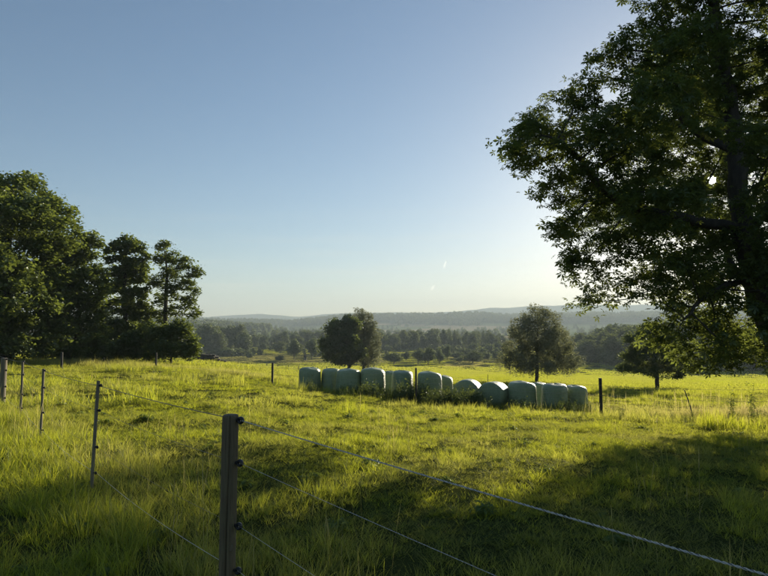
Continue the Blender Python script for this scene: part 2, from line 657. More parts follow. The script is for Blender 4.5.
# ------------------------------------------------------------------ haze
lo, hi = np.array([-4750, -4750, -19.0]), np.array([4750, 4750, 185.0])
mb = MB()
mb.box(lo, hi)
m_hz, nt_, out_ = new_mat('haze_air')
pv = nt_.nodes.new('ShaderNodeVolumePrincipled')
pv.inputs['Color'].default_value = (0.45, 0.54, 0.60, 1)
pv.inputs['Density'].default_value = HAZE
pv.inputs['Anisotropy'].default_value = 0.15
nt_.links.new(pv.outputs[0], out_.inputs['Volume'])
hz = mb.build('haze', m_hz)
tag(hz, 'thin blue summer haze filling the valley', None, None, 'stuff')

# ------------------------------------------------------------------ trees


def grow(attr, seed_nodes, seed_parent, step, kill, g, iters=140, up=0.05):
    pos = [np.array(p, float) for p in seed_nodes]
    par = list(seed_parent)
    A = np.array(attr, float)
    P = np.array(pos)
    D = np.linalg.norm(A[:, None] - P[None], axis=2)
    nn = D.argmin(1)
    nd = D.min(1)
    alive = nd > kill
    for _ in range(iters):
        if not alive.any():
            break
        ia = np.where(alive)[0]
        u, inv = np.unique(nn[ia], return_inverse=True)
        P = np.array(pos)
        v = A[ia] - P[nn[ia]]
        v /= np.linalg.norm(v, axis=1)[:, None] + 1e-9
        acc = np.zeros((len(u), 3))
        np.add.at(acc, inv, v)
        acc += g.normal(0, 0.18, acc.shape)
        acc[:, 2] += up
        acc /= np.linalg.norm(acc, axis=1)[:, None] + 1e-9
        newp = P[u] + acc * step
        base = len(pos)
        pos.extend(newp)
        par.extend(u.tolist())
        Dn = np.linalg.norm(A[ia][:, None] - newp[None], axis=2)
        k = Dn.argmin(1)
        dn = Dn[np.arange(len(ia)), k]
        better = dn < nd[ia]
        nn[ia[better]] = base + k[better]
        nd[ia[better]] = dn[better]
        alive[ia] = nd[ia] > kill
        # an attractor nobody gets nearer to is dropped
        if not better.any():
            break
    return np.array(pos), np.array(par)


def skeleton_mesh(pos, par, r_base, r_tip, min_r, sides_big=10):
    n = len(pos)
    cnt = np.zeros(n)
    kids = [[] for _ in range(n)]
    for i in range(n - 1, -1, -1):
        if cnt[i] == 0:
            cnt[i] = 1
        if par[i] >= 0:
            cnt[par[i]] += cnt[i]
            kids[par[i]].append(i)
    e = math.log(max(cnt[0], 2)) / math.log(r_base / r_tip)
    rad = r_tip * cnt ** (1 / e)
    mb = MB()
    stack = [(0, None)]
    while stack:
        s, frm = stack.pop()
        chain = [s] if frm is None else [frm, s]
        i = s
        while kids[i]:
            ks = sorted(kids[i], key=lambda q: -cnt[q])
            for q in ks[1:]:
                if rad[q] >= min_r:
                    stack.append((q, i))
            i = ks[0]
            if rad[i] < min_r:
                break
            chain.append(i)
        if len(chain) < 2:
            continue
        pts = pos[chain]
        rr = rad[chain].copy()
        if frm is not None:
            rr[0] = min(rr[0], rr[1] * 1.35)
        sd = sides_big if rr[0] > 0.08 else (6 if rr[0] > 0.03 else 4)
        v, q, c = tube_rings(pts, rr, sd, False)
        mb.add(v, [q])
    return mb, rad, cnt


def leaf_template(kind):
    if kind == 'palmate':
        V, F = [], []
        for k, (ang, ln) in enumerate([(-105, .62), (-52, .85), (0, 1.0), (52, .85), (105, .62)]):
            a = R(ang)
            dx, dy = math.sin(a), math.cos(a)
            nx, ny = dy, -dx
            b = len(V)
            w = 0.2 * ln
            V += [(0.04 * dx, 0.04 * dy, 0), (dx * ln * .62 - nx * w, dy * ln * .62 - ny * w, -.08 * ln), (dx * ln, dy * ln, -.3 * ln), (dx * ln * .62 + nx * w, dy * ln * .62 + ny * w, -.08 * ln)]
            F += [(b, b + 1, b + 2), (b, b + 2, b + 3)]
        return np.array(V), np.array(F)
    if kind == 'narrow':
        return np.array([(0, 0, 0), (-.2, .5, .04), (0, 1, -.15), (.2, .5, .04)], float), np.array([(0, 1, 2), (0, 2, 3)])
    return np.array([(0, -.5, 0), (-.36, 0, .1), (0, .55, -.12), (.36, 0, .1)], float), np.array([(0, 1, 2), (0, 2, 3)])


def scatter_leaves(centres, normals, yaw, size, kind):
    V, F = leaf_template(kind)
    n = len(centres)
    nz = normals / (np.linalg.norm(normals, axis=1)[:, None] + 1e-9)
    ref = np.stack([np.cos(yaw), np.sin(yaw), 0.15 * np.sin(yaw * 3)], -1)
    ux = np.cross(ref, nz)
    ux /= np.linalg.norm(ux, axis=1)[:, None] + 1e-9
    uy = np.cross(nz, ux)
    vv = (V[None, :, 0:1] * ux[:, None] + V[None, :, 1:2] * uy[:, None] + V[None, :, 2:3] * nz[:, None]) * size[:, None, None] + centres[:, None]
    ff = F[None] + (np.arange(n) * len(V))[:, None, None]
    return vv.reshape(-1, 3), ff.reshape(-1, 3)


def make_tree(name, label, cat, base, trunk, lobes, leaf_mat, bark, seed, n_attr=500, step=0.35, kill=0.5,
              n_leaf=20000, leaf=0.2, spread=0.3, kind='simple', r_base=0.3, r_tip=0.008, min_r=0.012, droop=0.0,
              up_bias=0.6, clear=None, group=None, limbs=(), shell=0.35, sink=0.3):
    """trunk: polyline in world space from the foot up; lobes: (centre xyz, radii xyz, weight) ellipsoids of foliage"""
    g = np.random.default_rng(seed)
    base = np.array(base, float)
    w = np.array([l[2] * np.prod(l[1]) ** (2 / 3) for l in lobes])
    w = w / w.sum()
    pick = g.choice(len(lobes), n_attr, p=w)
    C = np.array([l[0] for l in lobes])[pick]
    RD = np.array([l[1] for l in lobes])[pick]
    d = g.normal(0, 1, (n_attr, 3))
    d /= np.linalg.norm(d, axis=1)[:, None]
    rr = g.uniform(shell, 1, n_attr) ** (1 / 2.2)
    A = C + d * RD * rr[:, None]
    A = A[A[:, 2] > gz(A[:, 0], A[:, 1]) + 0.3]
    # trunk and main limbs as seed nodes
    nodes, par = [], []

    def polyline(pts, start_parent):
        pts = [np.array(p, float) for p in pts]
        last = start_parent
        for a, b in zip(pts[:-1], pts[1:]):
            n = max(1, int(round(np.linalg.norm(b - a) / step)))
            for k in range(n):
                if last == -1:
                    nodes.append(a.copy())
                    par.append(-1)
                    last = 0
                q = a + (b - a) * (k + 1) / n + g.normal(0, step * 0.07, 3)
                nodes.append(q)
                par.append(last)
                last = len(nodes) - 1
    t0 = [np.array(trunk[0]) - np.array([0, 0, sink])] + [np.array(p) for p in trunk]
    polyline(t0, -1)
    for lb in limbs:
        P = np.array(nodes)
        k = int(np.linalg.norm(P - np.array(lb[0]), axis=1).argmin())
        polyline([P[k]] + list(lb[1:]), k)
    pos, pr = grow(A, nodes, pr0 := par, step, kill, g)
    mbk, rad, cnt = skeleton_mesh(pos, pr, r_base, r_tip, min_r)
    e = root(name, tuple(base), label, cat, group)
    mbk.v = [v - base for v in mbk.v]
    mbk.build('trunk', bark, e, True)
    # foliage on the twigs
    tips = np.where(cnt <= 5)[0]
    tips = tips[tips >= len(nodes)] if (tips >= len(nodes)).sum() > 20 else tips
    wt = 1.0 / cnt[tips] ** 0.3
    c = g.choice(tips, n_leaf, p=wt / wt.sum())
    off = g.normal(0, 1, (n_leaf, 3)) * np.array([1, 1, 0.7]) * spread
    ctr = pos[c] + off
    if droop > 0:
        k = g.uniform(0, 1, n_leaf) ** 1.5
        # hanging strings: leaves share a few strand positions per twig
        strand = g.integers(0, 5, n_leaf)
        ang = strand * 1.3 + c * 0.77
        ctr = pos[c] + np.stack([np.cos(ang), np.sin(ang), 0 * ang], -1) * spread * 0.8 + g.normal(0, spread * 0.16, (n_leaf, 3))
        ctr[:, 2] -= k * droop
    nrm = g.normal(0, 1, (n_leaf, 3))
    nrm[:, 2] = np.abs(nrm[:, 2]) + up_bias
    yaw = g.uniform(0, 2 * math.pi, n_leaf)
    size = leaf * g.uniform(0.5, 1.4, n_leaf)
    keep = ctr[:, 2] > gz(ctr[:, 0], ctr[:, 1]) + 0.15
    if clear is not None:
        q = ctr - np.array([0, 0, EYE])
        t = q @ sun_dir
        dist = np.linalg.norm(q - t[:, None] * sun_dir, axis=1)
        keep &= dist > clear
    v, f = scatter_leaves((ctr - base)[keep], nrm[keep], yaw[keep], size[keep], kind)
    link('crown', mesh_arrays('crown', v, [f], leaf_mat), e)
    return e


def plobe(px, py, rx, ry, depth, rd=None, w=1.0):
    k = depth / FPX
    return (at(px, py, depth), np.array([rx * k, (rd if rd else rx * k), ry * k]), w)


# --- the big tree on the right, branches over the meadow
D = 15.5
g0 = np.random.default_rng(5)
lobes = []
for (px, py, rx, ry, dd) in [
    (525, 150, 30, 26, -1), (514, 152, 18, 22, -1), (514, 150, 18, 22, 0), (526, 124, 18, 15, 0), (526, 122, 18, 14, -1), (555, 100, 18, 16, 0), (600, 62, 18, 20, 0), (548, 128, 30, 24, 1), (575, 150, 40, 40, 0), (535, 172, 26, 18, 0), (622, 190, 45, 40, 0), (585, 95, 34, 26, 0), (600, 150, 45, 40, -1), (562, 190, 34, 26, 1),
    (626, 55, 30, 30, 0), (668, 18, 38, 36, 1), (600, 225, 48, 34, 0), (566, 225, 24, 24, -1), (585, 268, 32, 24, 1), (590, 305, 20, 16, 0),
    (568, 250, 20, 18, 0.5),
    (650, 120, 55, 55, -2), (650, 130, 50, 55, 2.5), (690, 60, 60, 55, -1), (690, 70, 55, 55, 3), (745, 40, 60, 60, 0), (750, 120, 55, 60, 3), 
    (665, 205, 48, 48, -2), (665, 205, 48, 48, 2.5), (710, 210, 48, 50, 3.5), (640, 265, 40, 34, 0), (682, 285, 42, 40, -1.5), (690, 285, 40, 42, 2),
    (720, 270, 40, 46, 0), (676, 335, 30, 30, -0.5), (715, 335, 36, 32, 1.5), (712, 345, 30, 24, -1.5), (744, 318, 30, 30, -1.6), (758, 352, 32, 24, -1.3), (728, 362, 26, 14, -1.0), (775, 300, 28, 34, -1.8), (765, 250, 24, 30, -1.5), (750, 150, 26, 40, -1.8), (752, 212, 22, 26, -1.8), (752, 345, 34, 28, 2),
    (800, 60, 70, 70, 0), (820, 160, 70, 75, 1), (830, 260, 60, 65, 2), (815, 260, 55, 55, -2), (810, 335, 45, 35, 0), (860, 330, 45, 40, 1),
    (690, -30, 70, 50, 0), (760, -60, 80, 60, 1), (840, -30, 80, 70, -1), (880, 90, 70, 80, 0), (900, 200, 60, 80, 1)]:
    lobes.append(plobe(px, py, rx, ry, D + dd))
base_b = on_ground(815, D)
trunk = [base_b, at(800, 370, D), at(780, 335, D), at(764, 295, D), at(748, 245, D), at(739, 205, D), at(737, 150, D), at(728, 90, D), at(715, 30, D), at(710, -40, D)]
limbs = [
    [at(742, 228, D), at(700, 222, D - .2), at(655, 213, D - .4), at(627, 206, D - .6), at(600, 186, D - .8), at(580, 160, D - .8), at(562, 142, D - .8)],
    [at(737, 150, D), at(705, 138, D + .3), at(680, 115, D + .4), at(668, 80, D + .4), at(672, 30, D + .3)],
    [at(752, 280, D), at(725, 285, D - .8), at(700, 300, D - 1.4), at(680, 325, D - 1.6)],
    [at(757, 280, D), at(735, 275, D + 1), at(726, 250, D + 2), at(700, 225, D + 3)],
    [at(742, 240, D), at(780, 190, D - .5), at(820, 140, D - 1), at(850, 90, D - 1)],
    [at(735, 220, D), at(765, 170, D - 1.5), at(775, 130, D - 3)],
    [at(757, 300, D), at(800, 280, D + .6), at(850, 270, D + 1)]]
make_tree('broadleaf_tree', 'huge dark broadleaf tree with the sun shining through its crown', 'tree', base_b, trunk, lobes, M_LEAF_BIG, M_BARK, 21,
          n_attr=3200, step=0.22, kill=0.25, n_leaf=54000, leaf=0.15, spread=0.145, kind='palmate', r_base=0.46, r_tip=0.006, min_r=0.007,
          up_bias=0.9, clear=0.2, limbs=limbs, shell=0.1)

# --- a second tall tree standing behind it
D2 = 33.0
lobes = [plobe(px, py, rx, ry, D2 + dd) for (px, py, rx, ry, dd) in [
    (612, 226, 36, 24, 0), (600, 205, 26, 20, 2), (640, 215, 36, 24, 3), (650, 200, 40, 36, -2), (640, 150, 40, 40, 2), (690, 140, 45, 50, 0), (680, 80, 50, 50, 1), (740, 100, 50, 60, 0), (730, 180, 45, 50, 2), (690, 210, 40, 36, -2), (770, 170, 50, 50, 0)]]
b2 = on_ground(800, D2)
make_tree('broadleaf_tree', 'tall broadleaf tree half hidden behind the big dark tree', 'tree', b2, [b2, at(788, 330, D2), at(768, 270, D2), at(740, 215, D2), at(715, 120, D2)],
          lobes, M_LEAF_BIG, M_BARK, 22, n_attr=900, step=0.4, kill=0.5, n_leaf=17000, leaf=0.17, spread=0.28, kind='palmate', r_base=0.4, r_tip=0.01, min_r=0.015, clear=0.22)

# --- left edge of the field
DL = 38.0
bl = on_ground(8, DL)
lobes = [plobe(px, py, rx, ry, DL + dd) for (px, py, rx, ry, dd) in [
    (18, 205, 40, 36, 0), (45, 225, 34, 34, -1.5), (10, 250, 50, 44, -2), (55, 262, 26, 34, 0), (-40, 220, 50, 50, 0), (-50, 300, 50, 50, 0), (20, 300, 40, 36, -2.5), (5, 330, 38, 26, -2.5), (48, 300, 24, 34, -1), (30, 320, 36, 32, 1), (20, 240, 50, 50, 3), (-10, 190, 40, 24, 1), (20, 348, 40, 14, -2), (55, 345, 20, 16, -1), (-30, 345, 40, 20, 0), (5, 290, 40, 40, -4), (0, 230, 40, 40, -4)]]
make_tree('broadleaf_tree', 'massive rounded dense tree at the left edge of the field', 'tree', bl, [bl, at(8, 330, DL), at(6, 280, DL), at(8, 220, DL)], lobes, M_LEAF_L, M_BARK, 31,
          n_attr=1500, step=0.4, kill=0.45, n_leaf=72000, leaf=0.24, spread=0.27, r_base=0.45, r_tip=0.01, min_r=0.02, up_bias=0.8)
DL = 40.0
bl = on_ground(78, DL)
lobes = [plobe(px, py, rx, ry, DL + dd) for (px, py, rx, ry, dd) in [
    (88, 250, 12, 20, 0), (76, 268, 20, 24, 0), (88, 285, 20, 22, -1), (70, 305, 22, 26, -1), (92, 318, 18, 20, 0), (75, 338, 24, 16, -1), (100, 290, 8, 10, 0.5), (60, 285, 18, 30, 1), (98, 340, 14, 12, 0), (70, 352, 26, 10, -1), (94, 354, 14, 8, 0)]]
make_tree('broadleaf_tree', 'tapering green tree with feathery side, right beside the massive rounded tree', 'tree', bl, [bl, at(78, 330, DL), at(80, 290, DL), at(88, 240, DL)], lobes, M_LEAF_L, M_BARK, 32,
          n_attr=700, step=0.35, kill=0.4, n_leaf=26000, leaf=0.22, spread=0.22, r_base=0.25, r_tip=0.01, min_r=0.015, up_bias=1.2)
DL = 46.0
bl = on_ground(127, DL)
lobes = [plobe(px, py, rx, ry, DL + dd) for (px, py, rx, ry, dd) in [
    (132, 246, 13, 12, 0), (117, 252, 11, 11, -.5), (126, 268, 18, 13, 0), (140, 276, 11, 10, .5), (115, 284, 13, 11, 0), (134, 295, 15, 11, -1), (142, 258, 8, 9, .5), (120, 306, 15, 10, 0), (140, 312, 14, 10, 0), (128, 328, 22, 14, 0), (112, 335, 14, 14, -1), (125, 350, 24, 10, 0)]]
make_tree('broadleaf_tree', 'tall clumpy tree left of the airy tree at the field edge', 'tree', bl, [bl, at(126, 330, DL), at(124, 290, DL), at(127, 250, DL)], lobes, M_LEAF_L, M_BARK, 33,
          n_attr=520, step=0.35, kill=0.4, n_leaf=20000, leaf=0.24, spread=0.2, r_base=0.24, r_tip=0.01, min_r=0.02, shell=0.2)
bl = on_ground(165, DL)
lobes = [plobe(px, py, rx, ry, DL + dd) for (px, py, rx, ry, dd) in [
    (163, 247, 7.0, 9.0, 0), (172, 256, 9.0, 9.0, 0), (160, 262, 8.0, 7.5, .5), (184, 264, 9.0, 7.5, -.5), (195, 272, 7.0, 7.5, 0), (170, 274, 10.0, 9.0, 0), (157, 280, 8.0, 7.5, 0), (186, 285, 10.0, 7.5, .5), (196, 290, 6.0, 6.0, 0), (172, 292, 9.0, 7.5, -.5), (158, 300, 8.0, 7.5, 0), (188, 302, 9.0, 7.5, 0), (175, 310, 8.0, 6.0, 0), (196, 313, 7.0, 6.0, 0), (160, 316, 8.0, 6.0, 0)]]
make_tree('broadleaf_tree', 'slim airy tree with sky showing between its layered branches', 'tree', bl, [bl, at(165, 335, DL), at(166, 300, DL), at(167, 270, DL), at(164, 246, DL)], lobes, M_LEAF_L, M_BARK, 34,
          n_attr=380, step=0.3, kill=0.3, n_leaf=8500, leaf=0.2, spread=0.18, r_base=0.17, r_tip=0.01, min_r=0.015, shell=0.1, up_bias=1.4)
for (px, dd, seed, lab, lb) in [
    (172, 42, 35, 'bright green bushy young tree below the slim airy tree', [(160, 335, 14, 12, 0), (180, 328, 12, 9, 0), (188, 345, 12, 12, 0), (168, 350, 18, 10, -.5), (152, 350, 10, 10, 0), (176, 340, 14, 14, .5)]),
    (140, 43, 36, 'dark leafy shrub filling the gap under the tall clumpy tree', [(136, 345, 16, 14, 0), (122, 350, 14, 12, 0), (146, 335, 12, 10, 0), (150, 354, 10, 8, 0)]),
    (107, 45, 37, 'shaded shrub between the tapering tree and the tall clumpy tree', [(106, 345, 10, 14, 0), (96, 350, 9, 10, 0), (112, 352, 10, 9, 0)])]:
    b = on_ground(px, dd)
    make_tree('shrub', lab, 'shrub', b, [b, b + np.array([0, 0, 0.8])], [plobe(p[0], p[1], p[2], p[3], dd + p[4]) for p in lb], M_LEAF_L, M_BARK, seed,
              n_attr=260, step=0.3, kill=0.3, n_leaf=9000, leaf=0.22, spread=0.2, r_base=0.09, r_tip=0.008, min_r=0.012, up_bias=1.2)

# --- single trees in the meadow
DC = 60.0
bc = gh(537, 383)
DC = bc[1]
lobes = [plobe(px, py, rx, ry, DC + dd) for (px, py, rx, ry, dd) in [
    (535, 314, 16, 11, 0), (549, 318, 14, 12, 0), (522, 328, 16, 13, 0), (538, 332, 22, 16, -1), (556, 336, 18, 14, 1), (515, 345, 14, 12, 0), (540, 350, 24, 14, 1), (565, 352, 12, 10, 0), (520, 356, 16, 8, -1), (553, 358, 16, 8, 0), (508, 356, 9, 6, 0), (572, 360, 9, 5, 0), (516, 362, 12, 5, 0), (562, 364, 12, 4, .5), (538, 363, 20, 4, -2), (500, 362, 6, 4, 0), (580, 356, 5, 4, 0), (540, 362, 18, 4, 2.5)]]
make_tree('weeping_tree', 'grey green tree with drooping twigs behind the right hand bales', 'tree', bc, [bc, at(537, 368, DC), at(537, 350, DC), at(538, 325, DC)], lobes, M_LEAF_WEEP, M_BARK, 41,
          n_attr=800, step=0.3, kill=0.35, n_leaf=44000, leaf=0.17, spread=0.32, kind='narrow', r_base=0.17, r_tip=0.006, min_r=0.02, droop=1.0, up_bias=0.2)
ba = gh(657, 389)
DA = ba[1]
lobes = [plobe(px, py, rx, ry, DA + dd) for (px, py, rx, ry, dd) in [
    (652, 334, 16, 12, 0), (638, 344, 14, 12, 0), (664, 340, 16, 12, 0), (650, 356, 22, 13, 0), (632, 360, 12, 10, .3), (668, 360, 16, 10, 0), (645, 370, 13, 7, -.5), (676, 374, 9, 5, 0), (624, 368, 7, 6, 0), (686, 366, 10, 7, .3)]]
make_tree('fruit_tree', 'single round fruit tree casting a shadow on the bright meadow', 'tree', ba, [ba, at(657, 378, DA), at(656, 365, DA), at(653, 340, DA)], lobes, M_LEAF_MID, M_BARK, 42,
          n_attr=520, step=0.22, kill=0.26, n_leaf=27000, leaf=0.15, spread=0.18, r_base=0.17, r_tip=0.007, min_r=0.012)
DB = 100.0
bb = on_ground(349, DB)
lobes = [plobe(px, py, rx, ry, DB + dd) for (px, py, rx, ry, dd) in [
    (338, 330, 13, 10, 0), (332, 345, 12, 12, 0), (345, 342, 14, 14, -1), (352, 325, 10, 10, 0), (342, 357, 17, 7, 0), (327, 352, 6, 8, 0), (356, 352, 9, 8, 0)]]
make_tree('broadleaf_tree', 'dark round tree behind the left bales, left one of the close pair', 'tree', bb, [bb, at(349, 360, DB), at(346, 345, DB), at(345, 330, DB)], lobes, M_LEAF_MID, M_BARK, 43,
          n_attr=420, step=0.5, kill=0.55, n_leaf=14000, leaf=0.38, spread=0.4, r_base=0.26, r_tip=0.012, min_r=0.03)
bb = on_ground(363, DB + 4)
lobes = [plobe(px, py, rx, ry, DB + 4 + dd) for (px, py, rx, ry, dd) in [
    (361, 314, 8, 8, 0), (368, 322, 8, 10, 0), (358, 326, 8, 10, 0), (372, 334, 8, 12, 0), (364, 340, 10, 12, 0), (374, 348, 6, 12, 0), (368, 356, 8, 8, 0)]]
make_tree('birch_tree', 'tall birch with hanging twigs, right one of the pair behind the bales', 'tree', bb, [bb, at(364, 355, DB + 4), at(364, 335, DB + 4), at(362, 312, DB + 4)], lobes, M_LEAF_WEEP, M_BARK, 44,
          n_attr=420, step=0.5, kill=0.55, n_leaf=15000, leaf=0.3, spread=0.4, kind='narrow', r_base=0.2, r_tip=0.012, min_r=0.03, droop=2.2, up_bias=0.2)

# ------------------------------------------------------------------ orchard, woods


def proto_tree(seed, h, w, trunk_h, n_leaf, leaf, conical=False, mat=None, n_lobe=9):
    """trunk and crown meshes of a far tree, foot at the origin"""
    g = np.random.default_rng(seed)
    lob = []
    for k in range(n_lobe):
        t = (k + 0.5) / n_lobe
        z = trunk_h + (h - trunk_h) * (0.1 + 0.8 * t)
        prof = (1 - t) ** 0.7 + 0.15 if conical else math.sqrt(max(0.05, 1 - (2 * t - 0.85) ** 2 / 1.35))
        a = g.uniform(0, 6.28)
        rad = w * 0.5 * prof
        o = rad * g.uniform(0.2, 0.55)
        q = rad * g.uniform(0.5, 0.75)
        lob.append((np.array([o * math.cos(a), o * math.sin(a), z]), np.array([q, q, min(q, (h - trunk_h) * 0.2)])))
    wt = np.array([l[1][0] ** 2 for l in lob])
    pk = g.choice(len(lob), n_leaf, p=wt / wt.sum())
    d = g.normal(0, 1, (n_leaf, 3))
    d /= np.linalg.norm(d, axis=1)[:, None]
    C = np.array([l[0] for l in lob])[pk] + d * np.array([l[1] for l in lob])[pk] * (g.uniform(0.45, 1.06, n_leaf)[:, None])
    C += g.normal(0, leaf * 0.4, C.shape)
    C[:, 2] = np.maximum(C[:, 2], trunk_h * 0.7)
    nr = d * 0.8 + g.normal(0, 0.7, d.shape)
    v, f = scatter_leaves(C, nr, g.uniform(0, 6.28, n_leaf), leaf * g.uniform(0.6, 1.3, n_leaf), 'simple')
    crown = mesh_arrays('crown', v, [f], mat or M_LEAF_FAR)
    mb = MB()
    rb = 0.022 * h + 0.05
    top = trunk_h + (h - trunk_h) * 0.75
    zs = np.linspace(-0.4, top, 7)
    pts = np.stack([g.normal(0, 0.06, 7).cumsum() * 0.5, g.normal(0, 0.06, 7).cumsum() * 0.5, zs], -1)
    mb.tube(pts, np.linspace(rb, rb * 0.25, 7), 7)
    for c, r in lob:
        a0 = pts[np.searchsorted(zs, max(trunk_h * 0.8, c[2] * 0.6)) % 7]
        mb.tube(np.stack([a0, (a0 + c) / 2 + [0, 0, -0.2], c]), [rb * 0.4, rb * 0.25, rb * 0.1], 5)
    tr = mesh_arrays('trunk', np.concatenate(mb.v), mb.p, M_BARK, True)
    return tr, crown


def place(proto, name, loc, label, cat, group, sc=(1, 1, 1), rz=0.0):
    e = root(name, tuple(loc), label, cat, group, rz)
    e.scale = sc
    link('trunk', proto[0], e)
    link('crown', proto[1], e)
    return e


P_ORCH = [proto_tree(100 + k, 5.5, 6.0, 1.3, 2600, 0.42, n_lobe=8) for k in range(4)]
P_WOOD = [proto_tree(120 + k, 20, 12 + k % 3, 0.2, 4200, 1.0, n_lobe=15) for k in range(6)]
P_CONE = [proto_tree(140 + k, 20, 8.5, 0.3, 3000, 0.8, conical=True, n_lobe=16) for k in range(2)]
P_BUSH = [proto_tree(150 + k, 3.0, 5.0, 0.1, 1600, 0.4, n_lobe=8) for k in range(3)]

gO = 'small trees of the valley orchard'
ORCH = [  # px, base py, top py, width px, wording
    (205, 351, 344, 12, 'small round bush tree just right of the left hand tree group'),
    (263, 351, 344, 10, 'small pale tree at the foot of the left wood, leftmost of the orchard'),
    (280, 354, 343, 14, 'low round orchard tree, second from the left in the valley'),
    (294, 360, 342, 14, 'orchard tree with a bare thin trunk left of the dark hut'),
    (312, 360, 342, 13, 'thin pale orchard tree just right of the dark hut'),
    (325, 354, 345, 12, 'orchard tree tucked against the dark round tree in the middle'),
    (394, 364, 354, 17, 'wide low orchard tree just right of the tall birch'),
    (406, 361, 353, 10, 'narrow orchard tree between the wide low one and the pair'),
    (418, 364.5, 351, 13, 'left one of two touching orchard trees behind the middle bales'),
    (428, 365, 350, 15, 'darkest orchard tree, right one of the touching pair'),
    (439, 364, 351, 11, 'slender orchard tree to the right of the touching pair'),
    (447, 361, 347, 9, 'pale taller tree at the right end of the orchard row'),
    (459, 363, 358, 7, 'tiny sapling alone between the orchard row and dark pyramid tree'),
    (473, 364, 353, 20, 'dark spreading pyramid shaped tree standing alone right of the orchard'),
    (606, 366, 354, 12, 'thin half bare tree at the far edge of the right meadow'),
]
for k, (px, by, ty, wp, lab) in enumerate(ORCH):
    b = gh(px, by)
    sz = (by - ty) * b[1] / FPX / 5.5 * 1.15
    sw = wp * b[1] / FPX / 6.0 * 1.25
    place(P_ORCH[k % 4], 'orchard_tree', b, lab, 'tree', gO, (sw, sw, sz), k * 1.7)
gB = 'bushes along the valley fields'
BUSH = [(226, 356, 348, 21, 'long dark trimmed bush left of the tan field'), (249, 358, 351, 11, 'round bush on the near side of the orchard, left one'), (280, 361, 355.5, 12, 'low wide bush at the edge of the tan field, right one'),
        (238, 351, 345, 10, 'left bush of the short pale hedge under the left wood'), (247, 351, 345.5, 10, 'right bush of the short pale hedge under the left wood'),
        (474, 353, 343, 14, 'round pale bush at the foot of the wood above the pyramid tree'), (488, 353, 344, 13, 'yellowish bush left of the weeping tree'), (500, 354, 342, 14, 'yellow green bush touching the weeping tree on its left'),
        (458, 359, 352, 16, 'left part of the dark hedge behind the pyramid tree'), (484, 360, 352, 16, 'middle part of the dark hedge right of the pyramid tree'), (498, 361, 352, 14, 'right end of the dark hedge beside the weeping tree'),
        (388, 352, 346, 12, 'bush at the foot of the middle wood beside the birch'), (592, 352, 340, 20, 'pale tree-like bush in front of the right wood')]
for k, (px, by, ty, wp, lab) in enumerate(BUSH):
    b = gh(px, by)
    place(P_BUSH[k % 3], 'bush', b, lab, 'bush', gB, (wp * b[1] / FPX / 5.0,) * 2 + ((by - ty) * b[1] / FPX / 3.0,), k * 2.1)

gw = np.random.default_rng(77)


ORD = ['first', 'second', 'third', 'fourth', 'fifth', 'sixth', 'seventh', 'eighth', 'ninth', 'tenth', 'eleventh', 'twelfth', 'thirteenth', 'fourteenth', 'fifteenth', 'sixteenth', 'seventeenth', 'eighteenth', 'nineteenth', 'twentieth']


def wood(px0, px1, d0, d1, rows, prof, label, group, cone=0.0, spacing=8.2):
    """rows of single trees; prof: (px, py of the tree tops)"""
    for r in range(rows):
        d = d0 + (d1 - d0) * r / max(rows - 1, 1)
        n = max(2, int((px1 - px0) / FPX * d / spacing))
        for k in range(n):
            px = px0 + (px1 - px0) * (k + gw.uniform(0.15, 0.85)) / n
            dd = d + gw.uniform(-0.4, 0.4) * (d1 - d0) / max(rows, 1)
            b = on_ground(px, dd)
            top = np.interp(px, [q[0] for q in prof], [q[1] for q in prof]) + gw.uniform(-1.0, 4.0)
            hgt = max(6.0, (EYE + (325 - top) / FPX * dd) - b[2])
            pr = P_CONE[int(gw.integers(2))] if gw.uniform() < cone else P_WOOD[int(gw.integers(6))]
            s = hgt / 20.0
            sw = s * gw.uniform(0.9, 1.5)
            s *= gw.uniform(0.85, 1.05) if r else gw.uniform(0.7, 1.06)
            lab = label + (', front row, %s from the left' % ORD[k] if r == 0 else ', behind the front row')
            place(pr, 'forest_tree', b, lab, 'tree', group, (sw, sw, s), gw.uniform(0, 6.28))


wood(196, 246, 330, 390, 3, [(196, 321), (215, 322), (232, 319), (240, 321), (246, 330)], 'dark hazy tree of the left wood', 'trees of the left wood')
wood(246, 332, 425, 500, 4, [(246, 333), (262, 333), (272, 336), (285, 331), (300, 328), (332, 328)], 'tree of the wood behind the left orchard', 'trees of the wood behind the left orchard')
wood(376, 446, 400, 480, 4, [(376, 331), (390, 331), (402, 329), (415, 325), (425, 329), (436, 327), (446, 324)], 'tree of the wood behind the right orchard', 'trees of the wood behind the right orchard')
wood(446, 505, 405, 490, 4, [(446, 323), (455, 328), (466, 330), (480, 328), (489, 326), (495, 331), (505, 333)], 'tree of the wood left of the weeping tree', 'trees of the wood left of the weeping tree', cone=0.45)
wood(505, 580, 400, 480, 3, [(505, 333), (580, 336)], 'tree of the wood behind the weeping tree', 'trees of the wood behind the weeping tree')
wood(575, 690, 245, 340, 5, [(560, 336), (575, 335), (590, 329), (604, 325), (630, 322), (660, 320), (690, 320)], 'tree of the wood behind the fruit tree', 'trees of the wood behind the fruit tree')
wood(690, 880, 200, 290, 4, [(690, 322), (760, 325), (880, 325)], 'tree of the wood under the big tree', 'trees of the wood under the big tree')

# ------------------------------------------------------------------ scattering with geometry nodes


